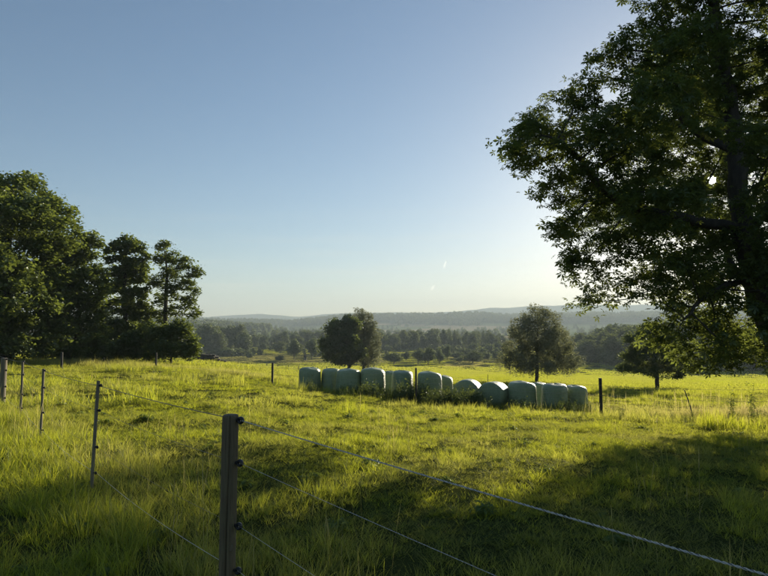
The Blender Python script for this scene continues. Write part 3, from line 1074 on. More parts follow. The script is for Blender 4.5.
def scatter(name, sources, pts, rot, scale, dry, label, pick=None):
    """one object: points carrying rotation, scale and dryness; source meshes instanced on them"""
    coll = bpy.data.collections.new(name + '_sources')
    for k, me in enumerate(sources):
        o = bpy.data.objects.new('%s_source_%02d' % (name, k), me)
        coll.objects.link(o)
    n = len(pts)
    me = bpy.data.meshes.new(name)
    me.vertices.add(n)
    me.vertices.foreach_set('co', np.asarray(pts, np.float32).ravel())
    for an, ty, val, key in (('rot', 'FLOAT_VECTOR', rot, 'vector'), ('scl', 'FLOAT_VECTOR', scale, 'vector'), ('dry', 'FLOAT', dry, 'value'), ('pick', 'INT', rng.integers(0, len(sources), n) if pick is None else pick, 'value')):
        a = me.attributes.new(an, ty, 'POINT')
        a.data.foreach_set(key, np.asarray(val, np.int32 if ty == 'INT' else np.float32).ravel())
    o = link(name, me)
    ng = bpy.data.node_groups.new(name + '_nodes', 'GeometryNodeTree')
    ng.interface.new_socket('Geometry', in_out='INPUT', socket_type='NodeSocketGeometry')
    ng.interface.new_socket('Geometry', in_out='OUTPUT', socket_type='NodeSocketGeometry')
    N = ng.nodes.new
    gi, go = N('NodeGroupInput'), N('NodeGroupOutput')
    iop = N('GeometryNodeInstanceOnPoints')
    ci = N('GeometryNodeCollectionInfo')
    ci.inputs['Collection'].default_value = coll
    ci.inputs['Separate Children'].default_value = True
    ci.inputs['Reset Children'].default_value = True
    iop.inputs['Pick Instance'].default_value = True

    def attr(nm, ty):
        q = N('GeometryNodeInputNamedAttribute')
        q.data_type = ty
        q.inputs['Name'].default_value = nm
        return q.outputs['Attribute']
    er = N('FunctionNodeEulerToRotation')
    L = ng.links.new
    L(attr('rot', 'FLOAT_VECTOR'), er.inputs[0])
    L(er.outputs[0], iop.inputs['Rotation'])
    L(attr('scl', 'FLOAT_VECTOR'), iop.inputs['Scale'])
    L(attr('pick', 'INT'), iop.inputs['Instance Index'])
    L(gi.outputs[0], iop.inputs['Points'])
    L(ci.outputs[0], iop.inputs['Instance'])
    L(iop.outputs[0], go.inputs[0])
    md = o.modifiers.new('scatter', 'NODES')
    md.node_group = ng
    tag(o, label, None, None, 'stuff')
    return o


def blade_mesh(name, n, rad, h, w, seed, lean=0.5, curve=0.5, segs=3, heads=0.0, mat=None, tufts=0):
    """a patch of n curved blades; heads: share of stalks carrying a seed head"""
    g = np.random.default_rng(seed)
    a = g.uniform(0, 6.283, n)
    r = rad * np.sqrt(g.uniform(0, 1, n))
    bx, by = r * np.cos(a), r * np.sin(a)
    hh = h * g.uniform(0.45, 1.15, n)
    la = g.uniform(0, 6.283, n)
    if tufts:                                 # blades stand in small tussocks and fan outwards
        ta = g.uniform(0, 6.283, tufts)
        tr = rad * np.sqrt(g.uniform(0, 1, tufts))
        th = g.uniform(0.55, 1.35, tufts)
        k = g.integers(0, tufts, n)
        la = np.where(g.uniform(0, 1, n) < 0.75, g.uniform(0, 6.283, n), la)
        o = np.abs(g.normal(0, 1, n)) * rad / math.sqrt(tufts) * 0.5
        inn = g.uniform(0, 1, n) < 0.8
        bx = np.where(inn, tr[k] * np.cos(ta[k]) + np.cos(la) * o, bx)
        by = np.where(inn, tr[k] * np.sin(ta[k]) + np.sin(la) * o, by)
        hh = hh * np.where(inn, th[k], 0.6)
    ln = lean * g.uniform(0.1, 1.0, n)
    cv = curve * g.uniform(0.2, 1.0, n)
    wd = w * g.uniform(0.6, 1.2, n)
    wa = la + math.pi / 2 + g.normal(0, 0.5, n)
    is_head = g.uniform(0, 1, n) < heads
    hh[is_head] *= 1.7
    cv[is_head] *= 0.25
    ln[is_head] *= 0.4
    V = []
    for k in range(segs + 1):
        t = k / segs
        off = hh * (ln * t + cv * t * t)
        z = hh * t * np.sqrt(np.maximum(0.1, 1 - (cv * t) ** 2 * 0.55))
        cx, cy = bx + np.cos(la) * off, by + np.sin(la) * off
        ww = wd * np.where(is_head, 0.35 if t < 0.7 else (1.1 if t < 0.99 else 0.15), (1 - t ** 1.6) if t > 0 else 0.7) * 0.5
        ww = np.maximum(ww, wd * 0.03)
        V.append(np.stack([cx - np.cos(wa) * ww, cy - np.sin(wa) * ww, z], -1))
        V.append(np.stack([cx + np.cos(wa) * ww, cy + np.sin(wa) * ww, z], -1))
    V = np.stack(V, 1)                      # n, 2(segs+1), 3
    m = V.shape[1]
    F = np.array([(2 * k, 2 * k + 1, 2 * k + 3, 2 * k + 2) for k in range(segs)])
    ff = (F[None] + (np.arange(n) * m)[:, None, None]).reshape(-1, 4)
    return mesh_arrays(name, V.reshape(-1, 3), [ff], mat or M_GRASS)


def fan_points(r0, r1, sp, half=50, jitter=0.5, extra=1.0):
    """jittered grid inside a wedge in front of the camera"""
    xs = np.arange(-r1, r1, sp)
    ys = np.arange(-2, r1, sp)
    X, Y = np.meshgrid(xs, ys)
    X = X.ravel() + rng.uniform(-jitter, jitter, X.size) * sp
    Y = Y.ravel() + rng.uniform(-jitter, jitter, Y.size) * sp
    r = np.hypot(X, Y)
    k = (r >= r0) & (r < r1) & (np.abs(np.arctan2(X, Y)) < R(half))
    return X[k], Y[k]


def grass_zone(name, label, r0, r1, sp, sources, hfun, dfun, half=50):
    X, Y = fan_points(r0, r1, sp, half)
    Z = gz(X, Y)
    h = hfun(X, Y)
    keep = h > 0.05
    X, Y, Z, h = X[keep], Y[keep], Z[keep], h[keep]
    n = len(X)
    rot = np.stack([rng.normal(0, 0.05, n), rng.normal(0, 0.05, n), rng.uniform(0, 6.283, n)], -1)
    s = rng.uniform(0.85, 1.15, n)
    return scatter(name, sources, np.stack([X, Y, Z - 0.01], -1), rot, np.stack([s, s, s * h], -1), np.clip(dfun(X, Y), 0, 1), label)


def fence_off(X, Y):
    """signed distance from the near fence line (positive = pasture side)"""
    return ((X + 0.92) * 0.777 + (Y - 3.5) * 0.63)


def h_near(X, Y):
    f = fence_off(X, Y)
    h = 0.62 + 0.34 * noise(X, Y, 2.2, 51, 3) + 0.9 * np.maximum(0, noise(X, Y, 1.1, 52, 2)) ** 2
    h = h + 1.0 * np.exp(-(f / 0.7) ** 2) + 0.3 * sstep(0.3, -0.6, f)
    return np.clip(h, 0.5, 2.0)


def d_near(X, Y):
    f = fence_off(X, Y)
    return 0.10 + 0.22 * noise(X, Y, 3.5, 53, 3) + 0.13 * np.exp(-((f - 0.3) / 0.8) ** 2) - 0.25 * sstep(0.3, -0.5, f)


def h_mid(X, Y):
    tuft = np.maximum(0, noise(X, Y, 2.6, 56, 2) - 0.4) * 3.0
    band = np.exp(-((Y - 20.5 - 0.02 * X) / 1.6) ** 2) * sstep(7, 10, X)     # uncut strip along the far fence
    bandl = np.exp(-((Y - 33 + 0.15 * X) / 2.5) ** 2) * sstep(-4, -9, X)
    px = 384 + FPX * X / Y
    foot = np.exp(-((Y - 26.0 + 0.004 * (px - 440)) / 0.9) ** 2) * sstep(285, 300, px) * sstep(600, 585, px) * (1 + 0.6 * noise(X, Y, 1.7, 66, 2))
    return np.clip(0.55 + 0.25 * noise(X, Y, 4.0, 54, 3) + 2.2 * foot + tuft + 2.6 * band + 2.0 * bandl, 0.5, 3.4)


def d_mid(X, Y):
    band = np.exp(-((Y - 21.0) / 2.4) ** 2) * sstep(6.5, 10, X)
    bandl = np.exp(-((Y - 33 + 0.15 * X) / 2.5) ** 2) * sstep(-4, -9, X)
    return 0.12 + 0.22 * noise(X, Y, 6, 55, 3) + 0.6 * band + 0.3 * bandl


def h_far(X, Y):
    return np.clip(0.8 + 0.3 * noise(X, Y, 18, 57, 3) - 0.45 * sstep(180, 260, np.hypot(X, Y)), 0.2, 1.6)


def d_far(X, Y):
    r = np.hypot(X, Y)
    px = 384 + FPX * X / np.maximum(Y, 1)
    tan = sstep(235, 250, r) * sstep(345, 325, r) * sstep(400, 370, px) + sstep(200, 215, r) * sstep(345, 325, r) * sstep(440, 450, px) * sstep(500, 480, px) * 0.9
    return 0.12 - 0.08 * sstep(180, 240, r) + 0.15 * noise(X, Y, 30, 58, 3) + 0.6 * tan


T_NEAR = [blade_mesh('grass_patch', 430, 0.33, 0.10, 0.0052, 200 + k, 0.9, 1.0, 4, 0.004, None, 16) for k in range(5)]
T_MID = [blade_mesh('grass_patch', 560, 0.62, 0.13, 0.011, 210 + k, 0.8, 0.9, 3, 0.004, None, 18) for k in range(4)]
T_FAR = [blade_mesh('grass_patch', 700, 2.0, 0.17, 0.04, 220 + k, 0.5, 0.5, 2, 0.04) for k in range(3)]
T_VAL = [blade_mesh('grass_patch', 620, 6.0, 0.26, 0.2, 230 + k, 0.5, 0.4, 2, 0.0) for k in range(3)]
grass_zone('meadow_grass', 'long green pasture grass around the fence in the foreground', 1.2, 15.5, 0.33, T_NEAR, h_near, d_near, 55)
grass_zone('meadow_grass', 'sunlit pasture grass up to the bales and far fence', 15, 46, 0.72, T_MID, h_mid, d_mid)
grass_zone('meadow_grass', 'bright short grass of the meadow beyond the bales', 45, 165, 2.5, T_FAR, h_far, d_far)
grass_zone('meadow_grass', 'grass of the valley fields and the orchard', 160, 470, 7.5, T_VAL, h_far, d_far, 42)

# tall seeding stalks
T_SEED = [blade_mesh('stalk_patch', 14, 0.25, 0.34, 0.005, 240 + k, 0.35, 0.4, 5, 0.75) for k in range(3)]
X, Y = fan_points(2.5, 26, 0.55, 50)
f = fence_off(X, Y)
pr = 0.05 + 0.40 * np.exp(-(f / 0.9) ** 2) + 0.9 * np.exp(-((Y - 20.8) / 1.8) ** 2) * sstep(7, 9, X) + 0.12 * (noise(X, Y, 4, 61, 2) > 0.4)
k = rng.uniform(0, 1, len(X)) < pr * np.where((X < 7) & (Y > 12), 0.3, 1.0)
X, Y = X[k], Y[k]
n = len(X)
sc_ = rng.uniform(0.8, 1.3, n) * np.where(Y > 16, np.where(X > 7, 1.35, 0.8), 1.0)
scatter('seeding_grass', T_SEED, np.stack([X, Y, gz(X, Y)], -1), np.stack([0 * X, 0 * X, rng.uniform(0, 6.28, n)], -1), np.stack([np.where(Y > 16, 1.6, 1) * sc_ ** 0, np.where(Y > 16, 1.6, 1) * sc_ ** 0, sc_], -1),
        np.clip(rng.uniform(0.4, 1.0, n), 0, 1), 'tall thin grass stalks gone to seed')


def weed_mesh(name, seed, h=0.85, stems=5, leaf=0.05, mat=None):
    g = np.random.default_rng(seed)
    mb = MB()
    C, Nn = [], []
    for s in range(stems):
        a, ln = g.uniform(0, 6.28), g.uniform(0.05, 0.3)
        hs = h * g.uniform(0.6, 1.1)
        b = np.array([g.normal(0, 0.08), g.normal(0, 0.08), 0])
        t = np.linspace(0, 1, 6)
        p = b + np.stack([np.cos(a) * ln * t ** 1.5 * hs, np.sin(a) * ln * t ** 1.5 * hs, hs * t], -1)
        mb.tube(p, np.linspace(0.006, 0.002, 6), 4, False)
        for q in range(26):
            tt = g.uniform(0.1, 1.0)
            c = np.array([np.interp(tt, t, p[:, i]) for i in range(3)])
            aa = g.uniform(0, 6.28)
            C.append(c + np.array([math.cos(aa), math.sin(aa), 0]) * leaf * 0.6)
            Nn.append([math.cos(aa) * 0.5, math.sin(aa) * 0.5, 1])
    n = len(C)
    v, f_ = scatter_leaves(np.array(C), np.array(Nn) + g.normal(0, 0.3, (n, 3)), g.uniform(0, 6.28, n), leaf * g.uniform(0.7, 1.6, n), 'narrow')
    mb.add(v, [f_])
    return mesh_arrays(name, np.concatenate(mb.v), mb.p, mat or M_WEED)


T_WEED = [weed_mesh('weed_clump', 300 + k) for k in range(4)]
# low broad-leaved herbs among the grass
T_HERB = [weed_mesh('herb_clump', 320 + k, 0.16, 5, 0.06 + 0.015 * k, M_HERB) for k in range(3)]
X, Y = fan_points(2.2, 24, 0.6, 48)
k = rng.uniform(0, 1, len(X)) < 0.10 + 0.35 * (noise(X, Y, 3.0, 68, 2) > 0.3)
X, Y = X[k], Y[k]
n = len(X)
hs = rng.uniform(0.35, 0.8, n)
scatter('meadow_herbs', T_HERB, np.stack([X, Y, gz(X, Y)], -1), np.stack([rng.normal(0, .15, n), rng.normal(0, .15, n), rng.uniform(0, 6.28, n)], -1), np.stack([hs, hs, hs * 0.8], -1), 0 * X, 'low clover, dock and plantain leaves among the grass')

# ------------------------------------------------------------------ wrapped bales


def bale_profile(r, h):
    prof = [(0.02, 0.0), (r * 0.84, 0.0), (r * 0.96, 0.05), (r * 1.0, 0.16)]
    prof += [(r * (1.0 + 0.015 * math.sin(z * 5)), z) for z in np.linspace(0.28, h - 0.36, 6)]
    prof += [(r * 0.985, h - 0.26), (r * 0.96, h - 0.17), (r * 0.915, h - 0.09), (r * 0.84, h - 0.035), (r * 0.72, h - 0.002), (r * 0.45, h + 0.03), (r * 0.2, h + 0.045), (0.02, h + 0.05)]
    return prof


def make_bale(px0, px1, top, depth, label, lying=None, lean=(0, 0), seed=0):
    g = np.random.default_rng(500 + seed)
    w = (px1 - px0) / FPX * depth
    pc = (px0 + px1) / 2
    p = on_ground(pc, depth)
    ztop = EYE + (325 - top) / FPX * depth
    mb = MB()
    if lying is None:
        h = float(np.clip(ztop - p[2], 1.0, 1.4))
        mb.lathe(bale_profile(w / 2, h), 40)
        v = mb.v[0]
        ang = np.arctan2(v[:, 1], v[:, 0])
        k = 1 + 0.028 * np.sin(ang * 2 + seed) + 0.016 * np.sin(ang * 5 + v[:, 2] * 3 + seed * 2) + 0.009 * np.sin(ang * 11 + v[:, 2] * 6 + seed) - 0.02 * (v[:, 2] / h) * (seed % 3 - 1)
        v[:, 0] *= k
        v[:, 1] *= k
        v[:, 2] += 0.02 * np.sin(ang * 2 + seed * 1.7) * np.clip(v[:, 2] / h, 0, 1) ** 3
        v[:, 2] += (v[:, 0] * lean[0] + v[:, 1] * lean[1]) * np.clip(v[:, 2] / h, 0, 1)
        loc = (p[0], p[1], ztop - h)
        o = mb.build('film', M_BALE, None, True)
    else:
        r = 0.62
        hl = 1.15
        mb.lathe(bale_profile(r, hl), 40)
        v = mb.v[0]
        v[:, 2] -= hl / 2
        v2 = np.stack([v[:, 0], v[:, 2], v[:, 1]], -1)           # axis along y
        v2 = v2[:, [0, 1, 2]]
        v2[:, 2] = np.maximum(v2[:, 2], -r * 0.86)              # flattened where it lies
        v2[:, 0] *= 1.06
        c, s = math.cos(lying), math.sin(lying)
        x, y = v2[:, 0].copy(), v2[:, 1].copy()
        v2[:, 0], v2[:, 1] = x * c - y * s, x * s + y * c
        v2[:, 2] += r * 0.86
        mb.v[0] = v2
        mb.p = [q[:, ::-1] for q in mb.p]
        loc = (p[0], p[1], ztop - r * 1.86)
        o = mb.build('film', M_BALE, None, True)
    e = root('silage_bale', loc, label, 'bale', 'wrapped bales standing in a row')
    o.parent = e
    # the gathered tail of the film, pressed flat against the side
    mt = MB()
    zz = np.linspace(0.35, 0.55, 4)
    a0 = -math.pi / 2 + g.uniform(-0.8, 0.8)
    rr_ = w / 2 * 1.015 if lying is None else 0.3
    if lying is None:
        mt.tube(np.stack([np.cos(a0 + (zz - .35)) * rr_, np.sin(a0 + (zz - .35)) * rr_, zz], -1), [0.012, 0.02, 0.018, 0.006], 6)
        mt.build('film_tail', M_BALE, e, True)
    return e


BALES = [
    (299.5, 321, 367.8, 28.5, 'leftmost wrapped green bale of the row, with a bright slanting top', None, (-0.05, 0)),
    (322, 341, 369.0, 28.8, 'second bale from the left, partly behind the third', None, (0, 0)),
    (336.5, 361, 369.2, 28.0, 'third bale from the left, overlapping the second', None, (0, 0)),
    (360.5, 385, 368.2, 28.0, 'fourth bale from the left with broad rounded top, under the birch', None, (-0.02, 0)),
    (382, 397, 371.3, 31.0, 'pale bale squeezed in behind between the fourth and fifth front bales', None, (0, 0)),
    (391, 413.5, 371.0, 28.0, 'front bale just left of the dark post', None, (-.02, 0)),
    (417, 441.5, 372.0, 27.5, 'front bale just right of the dark post, tallest looking', None, (-.06, 0)),
    (434, 452.5, 375.8, 29.0, 'narrow looking bale left of the two lying round ones', None, (-.05, 0)),
    (453, 482, 378.6, 28.0, 'bale lying on its side, left one of the two dome shaped', R(-24), (0, 0)),
    (479, 507, 381.0, 27.2, 'bale lying on its side with brightly lit right flank', R(-34), (0, 0)),
    (507, 535, 381.6, 27.0, 'upright bale right of the two lying ones', None, (-.04, 0)),
    (527, 547, 382.6, 30.0, 'bale behind, under the trunk of the weeping tree', None, (0, 0)),
    (540, 566, 383.8, 26.6, 'second upright bale from the right end of the row', None, (0, 0)),
    (563, 585.5, 385.6, 27.2, 'rightmost bale of the row next to the tall dry grass', None, (-.05, 0)),
]
for k, b in enumerate(BALES):
    make_bale(b[0], b[1], b[2], b[3], b[4], b[5], b[6], k)

# weeds along the foot of the bales
n = 620
px = rng.uniform(296, 592, n)
dd = rng.normal(26.0, 0.6, n)
dd -= 0.6 * sstep(440, 560, px)
P = np.array([on_ground(a, b) for a, b in zip(px, dd)])
gap = noise(px, px * 0, 60, 91, 2)
s = np.clip(rng.uniform(0.35, 1.15, n) * (0.8 + 0.6 * gap), 0.2, 1.2)
ex = np.array([on_ground(a, b) for a, b in zip(rng.uniform(130, 300, 60), rng.normal(27, 1.2, 60))])
ex2 = np.array([on_ground(a, b) for a, b in zip(rng.uniform(600, 768, 50), rng.normal(18.5, 0.7, 50))])
P = np.concatenate([P, ex, ex2])
s = np.concatenate([s, rng.uniform(0.25, 0.5, 60), rng.uniform(0.3, 0.55, 50)])
scatter('tall_weeds', T_WEED, P, np.stack([rng.normal(0, .1, len(P)), rng.normal(0, .1, len(P)), rng.uniform(0, 6.28, len(P))], -1), np.stack([s * 1.2, s * 1.2, s], -1), 0 * s, 'dark nettles and weeds growing along the foot of the bales')

for (px, dd, h, lab, seed) in [(729, 18.6, 1.15, 'tall leafy weed under the big tree, left one of two', 1), (750, 17.6, 1.2, 'tall leafy weed under the big tree, right one of two', 2)]:
    p = on_ground(px, dd)
    e = root('weed_plant', tuple(p), lab, 'plant', 'tall weeds by the far fence')
    link('stems', weed_mesh('stems', 400 + seed, h, 6, 0.075), e)

# ------------------------------------------------------------------ near electric fence
FDIR = np.array([-0.63, 0.777, 0.0])           # along the fence, away from the camera
F0 = np.array([-0.92, 3.5, 0.0])
HW = [1.065, 0.815, 0.45, 0.195]               # wire heights


def insulator(parent, z, side, ring=0.0145, tubr=0.0085, length=0.014):
    """screw-in ring insulator on the fence-line side of a post"""
    e = MB()
    a = np.linspace(0, 2 * math.pi, 19)[:-1]
    n = len(a)
    # ring lies in the plane across the wire
    sd = np.array(side)
    along = np.array([-sd[1], sd[0], 0])
    ctr = sd * (length + ring)
    b = np.arange(8) / 8 * 2 * math.pi
    V = []
    for t in a:
        d = sd * math.cos(t) * 1.0 + np.array([0, 0, 1]) * math.sin(t)
        for u in b:
            V.append(ctr + d * (ring + tubr * math.cos(u)) + along * tubr * 1.5 * math.sin(u))
    V = np.array(V)
    i = np.arange(n)[:, None]
    j = np.arange(8)[None]
    q = np.stack([i * 8 + j, ((i + 1) % n) * 8 + j, ((i + 1) % n) * 8 + (j + 1) % 8, i * 8 + (j + 1) % 8], -1).reshape(-1, 4)
    e.add(V, [q])
    o = e.build('insulator', M_BLACK, parent, True, (0, 0, z))
    sc = MB()
    sc.tube(np.stack([sd * -0.01, sd * 0.02, sd * (length + 0.004)]), [0.009, 0.011, 0.008], 10)
    sc.build('screw_shank', M_BLACK, o, True)
    return o


def post_body(w, h, seed, crack=True, foot=0.4, sides=36):
    """round timber with a drying crack and a worn, domed top"""
    g = np.random.default_rng(seed)
    a = np.arange(sides) / sides * 2 * math.pi
    zs = np.concatenate([np.linspace(-foot, h - 0.03, 22), [h - 0.012, h - 0.003, h, h + 0.001]])
    sc = np.concatenate([np.ones(22), [0.985, 0.93, 0.80, 0.0]])
    V = []
    ca = -math.pi / 2 + 0.12
    for k, (z, s) in enumerate(zip(zs, sc)):
        # squarish round section
        r = w / 2 * (1 + 0.03 * np.cos(4 * (a - 0.5))) * s
        r = r * (1 + 0.012 * np.sin(3 * a + z * 3 + seed) + 0.006 * np.sin(7 * a + z * 9))
        if crack:
            dc = np.abs(((a - ca - 0.10 * math.sin(z * 4 + seed)) + math.pi) % (2 * math.pi) - math.pi)
            r = r - (w * 0.26) * np.exp(-(dc / 0.07) ** 2) * s * (0.55 + 0.45 * math.sin(z * 2.3 + 1) ** 2)
        bend = 0.004 * math.sin(z * 2.1 + seed)
        V.append(np.stack([r * np.cos(a) + bend, r * np.sin(a), np.full(sides, z)], -1))
    V = np.concatenate(V)
    n = len(zs)
    i = np.arange(n - 1)[:, None] * sides
    j = np.arange(sides)[None]
    q = np.stack([i + j, i + (j + 1) % sides, i + sides + (j + 1) % sides, i + sides + j], -1).reshape(-1, 4)
    mb = MB()
    mb.add(V, [q])
    return mb


gF = 'posts of the near electric fence'
fence_pts = []
p = F0 + np.array([0, 0, float(gz(F0[0], F0[1]))])
e = root('fence_post', tuple(p), 'thick cracked wooden post with four black insulators, nearest the camera', 'fence post', gF)
pb = post_body(0.094, 1.095, 4, sides=64).build('post', M_POST, e, True)
mk = MB()
mk.lathe([(0.001, 0), (0.011, 0.001), (0.013, 0.003), (0.009, 0.005), (0.001, 0.004)], 14, Matrix.Translation((0.027, -0.039, 0.33)) @ Matrix.Rotation(R(70), 4, 'X') @ Matrix.Scale(1.7, 4, (0, 1, 0)))
mk.build('knot', M_POST, e, True)
side_n = np.array([0.93, -0.36, 0.0])
for z in HW:
    io = insulator(e, z, side_n)
    io.location = tuple(np.array([side_n[0], side_n[1], 0]) * 0.044 + np.array([0, 0, z]))
wire_off = side_n * (0.044 + 0.014 + 0.0145)
fence_pts.append(p + wire_off)

STAKES = [(97, 5.9, 1.10, 0.032, 0.03, 'thin wooden stake, first one behind the thick near post'), (45, 8.6, 1.08, 0.034, 0.0, 'thin wooden stake, second one behind the thick near post'),
          (24, 10.9, 1.06, 0.038, 0.0, 'thin wooden stake just in front of the far left thick post')]
for k, (px, dd, h, w, lean, lab) in enumerate(STAKES):
    b = on_ground(px, dd)
    e = root('fence_stake', tuple(b), lab, 'fence post', gF)
    e.rotation_euler = (0, lean, 0)
    post_body(w, h, 10 + k, False, sides=16).build('post', M_STAKE, e, True)
    for z in HW:
        io = insulator(e, z - 0.01, np.array([0.93, -0.36, 0]), 0.012, 0.004, 0.01)
        io.location = tuple(np.array([0.93, -0.36, 0]) * w * 0.48 + np.array([lean * z * 0, 0, z - 0.01]))
    fence_pts.append(b + np.array([0.03 + lean * 1.0, -0.01, 0]))
b = on_ground(5.5, 13.2)
e = root('fence_post', tuple(b), 'thick sunlit wooden post at the left edge of the picture', 'fence post', gF)
post_body(0.125, 1.06, 23, True, sides=40).build('post', M_STAKE, e, True)
for z in HW:
    io = insulator(e, z - 0.03, side_n)
    io.location = tuple(side_n * 0.058 + np.array([0, 0, z - 0.03]))
fence_pts.append(b + side_n * 0.11)
# beyond the frame the fence runs on both ways
b_end = F0 - FDIR * 6.2
b_end[2] = float(gz(b_end[0], b_end[1]))
far_end = fence_pts[-1] + FDIR * 6


def rope_strands(mb, pts, r, pitch, strands, sides=5):
    pts = np.asarray(pts)
    seg = np.linalg.norm(np.diff(pts, axis=0), axis=1)
    L = np.concatenate([[0], seg.cumsum()])
    n = int(L[-1] / pitch * 9)
    s = np.linspace(0, L[-1], n)
    c = np.stack([np.interp(s, L, pts[:, i]) for i in range(3)], -1)
    t = pts[-1] - pts[0]
    t = t / np.linalg.norm(t)
    u = np.cross(t, [0, 0, 1.0])
    u /= np.linalg.norm(u)
    v = np.cross(t, u)
    for k in range(strands):
        ph = s / pitch * 2 * math.pi + k * 2 * math.pi / strands
        mb.tube(c + (u * np.cos(ph)[:, None] + v * np.sin(ph)[:, None]) * r * 0.55, r * 0.58, sides)


def sag(a, b, s, n=14):
    t = np.linspace(0, 1, n)[:, None]
    p = a + (b - a) * t
    p[:, 2] -= (4 * s * t * (1 - t))[:, 0]
    return p


WL = ['top rope of the near fence, thick and twisted', 'second wire of the near fence, from the top', 'third wire of the near fence, from the top', 'lowest wire of the near fence, pale and slack']
for w in range(4):
    z = HW[w]
    e = root('fence_rope', tuple(fence_pts[0] + np.array([0, 0, z])), WL[w], 'rope', 'ropes of the near electric fence')
    org = fence_pts[0] + np.array([0, 0, z])
    r = [0.0030, 0.0014, 0.0010, 0.0016][w]
    back = sag(fence_pts[0] + np.array([0, 0, z]), b_end + wire_off + np.array([0, 0, z + 0.01]), 0.02 + 0.01 * w) - org
    m1 = MB()
    m2 = MB()
    if w in (0, 1):
        pts = np.asarray(back)
        rope_strands(m1, pts, r, 0.030, 2)
        m1.build('pale_strand', M_ROPE, e, True)
        rope_strands(m2, pts[::1] + np.array([0, 0, 0.0006]), r * 0.8, 0.024, 1)
        m2.build('dark_strand', M_ROPE_D, e, True)
    else:
        m1.tube(back, r, 6)
        m1.build('wire', M_ROPE, e, True)
    m3 = MB()
    chain = fence_pts + [far_end]
    for a, b in zip(chain[:-1], chain[1:]):
        za = z if a is chain[0] else z - 0.02
        s_ = 0.012 + 0.01 * w
        m3.tube(sag(a + np.array([0, 0, za]), b + np.array([0, 0, z - 0.02]), s_) - org, r, 6)
    m3.build('far_run', M_ROPE_D if w < 3 else M_ROPE, e, True)

# ------------------------------------------------------------------ far fence
gP = 'dark posts of the far pasture fence'
M_DARKPOST = wood_material('dark_post_wood', (0.025, 0.021, 0.015), (0.07, 0.06, 0.045), (0.045, 0.042, 0.03))
FAR = [  # px, depth, py top, width, wording
    (63, 30, 352, 0.11, 'short dark post in front of the massive left tree'), (105, 36, 357.5, 0.08, 'thin far post in the tall grass below the left trees'),
    (157, 33, 352.5, 0.10, 'dark post below the slim airy tree'), (273, 30.5, 362.5, 0.11, 'dark post standing alone left of the bales'),
    (415.8, 25.2, 367.5, 0.085, 'dark post sticking up between the middle bales'), (599, 20.5, 377.5, 0.115, 'tall dark post in the grass right of the bales')]
tops = []
for k, (px, dd, ty, w, lab) in enumerate(FAR):
    b = on_ground(px, dd)
    h = EYE + (325 - ty) / FPX * dd - b[2]
    e = root('fence_post', tuple(b), lab, 'fence post', gP)
    post_body(w, h, 40 + k, False, sides=16).build('post', M_DARKPOST, e, True)
    tops.append(b + np.array([0, -w / 2 - 0.01, h]))
    mk = MB()
    for zz in (0.25, 0.6):
        mk.tube(np.array([[0, -w * 0.45, h - zz], [0, -w * 0.62, h - zz + .004], [0, -w * 0.72, h - zz]]), 0.012, 6)
    mk.build('wire_holder', M_BLACK, e)
b = on_ground(692, 18.8)
t_ = at(684.5, 390, 18.9)
e = root('fence_stake', tuple(b), 'thin stake leaning left in the tall dry grass', 'fence post', gP)
mk = MB()
mk.tube(np.stack([np.array([0, 0, -0.2]), (t_ - b) * 0.5 + np.array([.01, 0, 0]), t_ - b]), [0.022, 0.02, 0.017], 8)
mk.build('post', M_STAKE, e, True)
b = on_ground(487.5, 29.5)
e = root('fence_stake', tuple(b), 'thin metal rod behind the two lying bales', 'fence post', gP)
mk = MB()
mk.tube(np.array([[0, 0, -.2], [0.01, 0, 0.8], [-0.02, 0, EYE + (325 - 374) / FPX * 29.5 - b[2]]]), 0.014, 8)
mk.build('post', M_DARKPOST, e, True)
for zz, lab in ((0.25, 'upper thin wire strung between the far dark posts'), (0.6, 'lower thin wire strung between the far dark posts')):
    e = root('fence_wire', tuple(tops[2]), lab, 'wire', 'wires of the far fence')
    mk = MB()
    ch = [q - np.array([0, 0, zz]) for q in tops[2:]] + [on_ground(768, 17.0) + np.array([0, 0, 1.25 - zz])]
    for a, b2_ in zip(ch[:-1], ch[1:]):
        mk.tube(sag(a, b2_, 0.06, 8) - tops[2], 0.0035, 5)
    mk.build('strand', M_STEEL, e, True)

# tiny posts of the fence at the end of the bright field
for k, px in enumerate([236, 252, 267, 278, 289, 299, 309, 318, 327]):
    b = on_ground(px, 120)
    e = root('fence_post', tuple(b), 'tiny far post in the line below the tan field', 'fence post', 'tiny posts at the end of the bright field')
    post_body(0.16, 1.25, 60, False, sides=8).build('post', M_DARKPOST, e, True)

# ------------------------------------------------------------------ small far things
# brush and log heap at the edge of the left trees
b = on_ground(203, 62)
e = root('log_heap', tuple(b), 'grey heap of logs and brush right of the left trees', 'log heap')
g = np.random.default_rng(9)
for k in range(26):
    a = g.uniform(-0.5, 0.5) + (math.pi if g.uniform() < 0.5 else 0)
    l = g.uniform(0.8, 2.0)
    row = k // 9
    c = np.array([g.uniform(-1.9 + row * .4, 1.9 - row * .4), g.uniform(-0.5, 0.5), 0.15 + row * 0.3 + g.uniform(0, 0.1)])
    d = np.array([math.cos(a), math.sin(a) * 0.6, g.normal(0, 0.12)]) * l / 2
    mk = MB()
    mk.tube(np.stack([c - d, c + d * 0.1 + [0, 0, .03], c + d]), [0.14, 0.13, 0.10], 8)
    mk.build('log', M_LOG, e, True)
